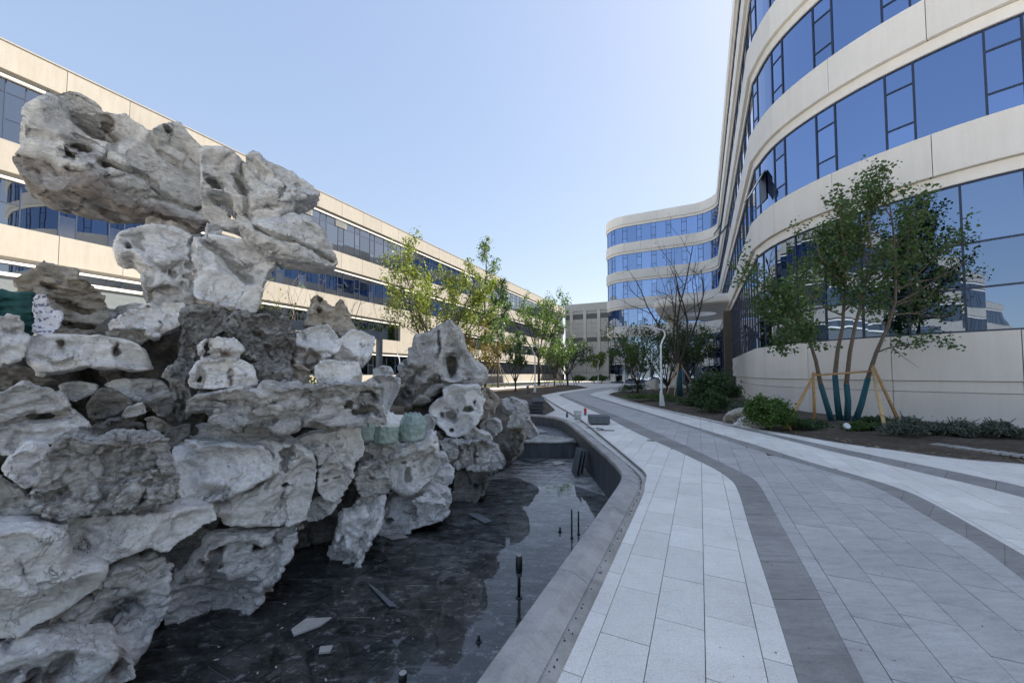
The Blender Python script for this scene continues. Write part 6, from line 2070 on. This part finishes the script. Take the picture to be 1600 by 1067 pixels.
sack('green sack half hidden at the left of the three on the ledge', 570, 686, 32, 36, 5.3, ['sack_teal'], 3)
sack('sack with a white crumpled top and green lower half', 602, 690, 38, 50, 5.4, ['sack_teal', 'sack_white'], 5)
sack('all green tied sack at the right of the three on the ledge', 645, 686, 36, 43, 5.5, ['sack_teal'], 9)
o = rock('dark green net bag lying on the rockery at the left edge', ZB, [(-120, 190), (0, 160), (90, 172), (160, 180), (165, 250), (160, 330), (150, 372), (60, 360), (-120, 380)], depth=3.55, th=1.1, mat='net_green', style='layered', rnd=.9, facets=2, scoops=5, name='net_bag', cat='bag'); o['group'] = 'bags left on the rockery'
o = rock('white printed plastic bag beside the green net bag', ZB, [(156, 185), (205, 178), (235, 230), (295, 262), (285, 320), (240, 365), (160, 372), (150, 300)], depth=3.5, th=0.8, mat='bag_print', style='cracked', rnd=.8, facets=4, scoops=5, name='plastic_bag', cat='bag'); o['group'] = 'bags left on the rockery'

# fountain fittings in the pool
def pipe(label, x, y, top_y, r, cap=False, name='fountain_pipe'):
    b = G(x, y, POOL_Z)
    h = (y - top_y) / F * b.y
    root = thing(name, label, 'pipe', b, 'pipes in the pool floor')
    MB().tube([b, b + Vector((0, 0, h * (0.62 if cap else 1)))], r, 10).obj('riser', M['black_metal'], root, True)
    MB().tube([b + Vector((0, 0, 0.002)), b + Vector((0, 0, 0.02))], r * 2.2, 10).obj('flange', M['slab_dark'], root)
    if cap:
        MB().tube([b + Vector((0, 0, h * 0.55)), b + Vector((0, 0, h * 0.63)), b + Vector((0, 0, h * 0.98))], [r * 1.5, r * 2.2, r * 2.1], 14).obj('nozzle', M['black_metal'], root, True)
        MB().tube([b + Vector((0, 0, h * 0.98)), b + Vector((0, 0, h))], [r * 2.0, r * 1.6], 14).obj('cap', M['coping_stone'], root)
        MB().tube([b + Vector((0, 0, h * 0.52)), b + Vector((0, 0, h * 0.60))], [r * 1.9, r * 1.9], 12).obj('collar', M['slab_grey'], root)
    return root


pipe('fountain nozzle with a thick black head nearest the coping', 811, 935, 869, 0.016, True, 'fountain_nozzle')
pipe('taller bare pipe of the pair near the coping', 893.5, 842, 797, 0.012)
pipe('shorter bare pipe of the pair near the coping', 904, 836, 800, 0.012)
pipe('short white capped stub at the bottom picture edge', 629, 1085, 1052, 0.014, True)
pipe('small capped stub standing in the shallow water', 748, 1004, 994, 0.012)
pipe('steel prop under the split white block', 770, 742, 722, 0.02, False)
pipe('thin black stub beside the pipe pair', 875, 832, 824, 0.014)

# broken tiles on the pool floor
def shard(label, pts, z=POOL_Z + 0.016, t=0.015, mat='slab_grey', name='broken_tile'):
    P_ = [G(x, y, z) for x, y in pts]
    return solo(name, MB().prism([(p.x, p.y) for p in P_], z, z + t), M[mat], label, 'tile', 'broken tiles on the pool floor')


shard('pale chipped tile strip lying in the dark water', [(455, 985), (478, 968), (518, 966), (500, 979), (459, 994)], mat='coping_stone')
shard('thin triangular tile offcut in the middle of the pool floor', [(575, 913), (608, 948), (620, 948), (582, 916)], mat='slab_grey')
shard('tile piece on the wet edge below the dark boulder', [(730, 803), (748, 803), (769, 815), (757, 818)], mat='slab_grey')
shard('flat grey tile lying at the foot of the rockery', [(597, 838), (625, 834), (637, 840), (612, 843)], mat='coping_stone')
shard('large flat sheet of board before the basin step', [(806, 716), (835, 711), (860, 716), (834, 723)], mat='slab_grey')
shard('small pale tile beside the flat board', [(861, 722), (877, 721), (883, 724), (868, 727)], mat='concrete')
shard('dark tile edge sticking out at the left of the pool', [(500, 1012), (520, 1010), (516, 1020), (498, 1022)], mat='coping_stone')
r_ = random.Random(4)
db = MB()
for k in range(110):
    y_ = 715 + 350 * r_.random() ** 1.3
    x_ = r_.uniform(330, 950)
    p = G(x_, y_, POOL_Z + 0.014)
    inside = p.x < 1.7 and (p.x > -3.2 + (p.y - 3) * 0.41) and not (p.y < 6 and p.x > -0.35 + (p.y - 1.92) * 0.487)
    if not inside: continue
    s_ = r_.uniform(0.004, 0.014)
    a_ = r_.uniform(0, 3.14)
    db.box(p, s_ * r_.uniform(0.8, 3), s_, s_ * 0.4, Vector((math.cos(a_), math.sin(a_), 0)), Vector((-math.sin(a_), math.cos(a_), 0)))
tag(db.obj('stone_chips', M['coping_stone'], None), 'scattered pale stone chips on the pool floor', 'rubble', kind='stuff')

# slabs leaning on the pool wall
for k in range(3):
    b = Vector((1.44 + 0.085 * k, 9.05 + 0.02 * k, POOL_Z + 0.003))
    az = Vector((0.20, 0.03, 0.97)).normalized()
    ay = Vector((-0.05, 1, 0)).normalized(); ay = (ay - az * ay.dot(az)).normalized()
    solo('stone_slab', MB().box(b + az * 0.30, 0.03, 0.42 - 0.05 * k, 0.60 - 0.03 * k, ay.cross(az), ay, az), M['slab_grey'],
         ['leftmost slab of the three leaning on the pool wall', 'middle slab of the three leaning on the pool wall', 'slab of the three closest to the pool wall'][k], 'slab', 'slabs leaning on the pool wall')

# stacked paving slabs by the coping
c0_ = G(938, 664)
stx, sty = Vector((1, -0.06, 0)).normalized(), Vector((-0.06, -1, 0)).normalized() * -1
for k in range(2):
    solo('timber_bearer', MB().box(c0_ + stx * 0.0 + sty * (0.12 + 0.38 * k) + Vector((0, 0, 0.022)), 0.58, 0.07, 0.04, stx, sty), M['slab_dark'], ['front bearer under the stacked paving slabs', 'rear bearer under the stacked paving slabs'][k], 'bearer')
for k in range(7):
    solo('stacked_slab', MB().box(c0_ + stx * r_.uniform(-.008, .008) + sty * (0.3 + r_.uniform(-.008, .008)) + Vector((0, 0, 0.061 + 0.034 * k)), 0.62, 0.60, 0.031, stx, sty), M['slab_grey'],
         ['lowest', 'second lowest', 'third lowest', 'middle', 'third from top', 'second from top', 'topmost'][k] + ' grey slab in the neat stack beside the pool', 'slab', 'stacked slabs by the pool')
# bucket, can, bottle
bk = G(902.5, 656)
bu = thing('bucket', 'cloudy plastic bucket on the coping beside the slab stack', 'bucket', bk)
fabric('bucket_plastic', (0.42, 0.48, 0.46), (0.58, 0.62, 0.6), 0.4, 40)
MB().tube([bk, bk + Vector((0, 0, 0.30)), bk + Vector((0, 0, 0.32)), bk + Vector((0, 0, 0.31))], [0.11, 0.14, 0.145, 0.13], 18, True).obj('pail', M['bucket_plastic'], bu, True)
MB().tube([bk + Vector((0, 0, 0.22)), bk + Vector((0, 0, 0.25))], [0.143, 0.145], 18).obj('rim', M['white_paint'], bu)
cn = G(914.5, 648.5)
can = thing('drink_can', 'red topped can standing behind the stacked slabs', 'can', cn)
MB().tube([cn, cn + Vector((0, 0, 0.1))], 0.05, 12).obj('lower_band', M['slab_grey'], can)
MB().tube([cn + Vector((0, 0, 0.1)), cn + Vector((0, 0, 0.27))], 0.051, 12).obj('upper_band', M['red_plastic'], can)
bt_ = G(886, 652)
bo_ = thing('bottle', 'small grey bottle standing on the coping', 'bottle', bt_)
MB().tube([bt_, bt_ + Vector((0, 0, 0.13)), bt_ + Vector((0, 0, 0.16))], [0.045, 0.045, 0.02], 10).obj('bottle_body', M['slab_grey'], bo_, True)
MB().tube([bt_ + Vector((0, 0, 0.16)), bt_ + Vector((0, 0, 0.2))], 0.022, 8).obj('cap', M['black_metal'], bo_)
tr = G(921, 675)
solo('trowel', MB().box(tr + Vector((0.05, 0, 0.11)), 0.34, 0.08, 0.008, Vector((0.8, -0.6, 0)).normalized(), Vector((0.6, 0.8, 0)).normalized()).tube([tr + Vector((0.18, -0.1, 0.13)), tr + Vector((0.34, -0.22, 0.11))], 0.016, 6), M['slab_dark'], 'dark trowel lying on the coping near the slab stack', 'trowel')
solo('steel_offcut', MB().box(G(946, 673) + Vector((0, 0, 0.015)), 0.5, 0.03, 0.02, Vector((0.95, -0.1, 0)).normalized(), Vector((0.1, 0.95, 0)).normalized()), M['slab_dark'], 'thin dark metal strip on the white paving by the trowel', 'metal strip')
# dark slabs heaped past the pool
for k in range(5):
    b = Vector((0.92 - 0.05 * (k % 2) + 0.04 * k, 15.9 + 0.06 * k, 0.03 + 0.125 * k))
    ax_ = Vector((1, 0.1 * (k % 3 - 1), 0.03 * (k % 2))).normalized(); ay_ = Vector((0, 0.93, 0.24)).normalized(); ay_ = (ay_ - ax_ * ay_.dot(ax_)).normalized()
    solo('dark_slab', MB().box(b, 0.72 - 0.05 * k, 0.55, 0.075, ax_, ay_, ax_.cross(ay_)), M['slab_dark'], ['lowest', 'second lowest', 'middle', 'second from top', 'topmost'][k] + ' black slab in the rough heap past the pool end', 'slab', 'black slabs heaped past the pool')
pk = Vector((0.45, 15.6, 0.05))
solo('plastic_scrap', MB().tube([pk, pk + Vector((0.05, 0, 0.12)), pk + Vector((0.02, 0.03, 0.2))], [0.07, 0.09, 0.03], 7), M['pink_plastic'], 'crumpled pink plastic scrap beside the black slab heap', 'plastic', smooth=True)
# leaf litter and small stones on the beds
lt = MB()
for k in range(900):
    x_, y_ = r_.uniform(1040, 1600), 0
    y_ = r_.uniform(640, 722)
    p = G(x_, y_)
    i_ = min(range(0, len(eG), 2), key=lambda i: (eG[i] - p).length)
    inside = (p - Vector((30, 22, 0))).length < (eG[i_] - Vector((30, 22, 0))).length - 0.12
    if not inside: continue
    s_ = r_.uniform(0.015, 0.06)
    a_ = r_.uniform(0, 3.14)
    lt.box(p + Vector((0, 0, -0.01)), s_ * r_.uniform(0.8, 2.5), s_, s_ * 0.5, Vector((math.cos(a_), math.sin(a_), r_.uniform(-.2, .2))).normalized(), Vector((-math.sin(a_), math.cos(a_), 0)))
simple('litter', (0.2, 0.165, 0.12), 0.95, scale=5, var=0.5)
tag(lt.obj('soil_clods', M['litter'], None), 'small clods and bark chips scattered on the right bed', 'soil', kind='stuff')

# grit on the paving
gt = MB()
for k in range(70):
    p = G(r_.uniform(860, 1600), 640 + 430 * r_.random() ** 1.2)
    ok_ = p.dot(N) > -0.35 + 0.4 and p.y < 12 and p.x < 9
    if p.y < 6.2 and p.x < 0.25 + (p.y - 1.92) * 0.487: ok_ = False
    if p.y >= 6.2 and p.x < 2.3: ok_ = False
    if not ok_: continue
    s_ = r_.uniform(0.002, 0.006)
    a_ = r_.uniform(0, 3.14)
    gt.box(p + Vector((0, 0, 0.004)), s_ * r_.uniform(0.8, 2.2), s_, s_ * 0.6, Vector((math.cos(a_), math.sin(a_), 0)), Vector((-math.sin(a_), math.cos(a_), 0)))
tag(gt.obj('paving_grit', M['litter'], None), 'dark grit and crumbs scattered on the pale paving', 'grit', kind='stuff')
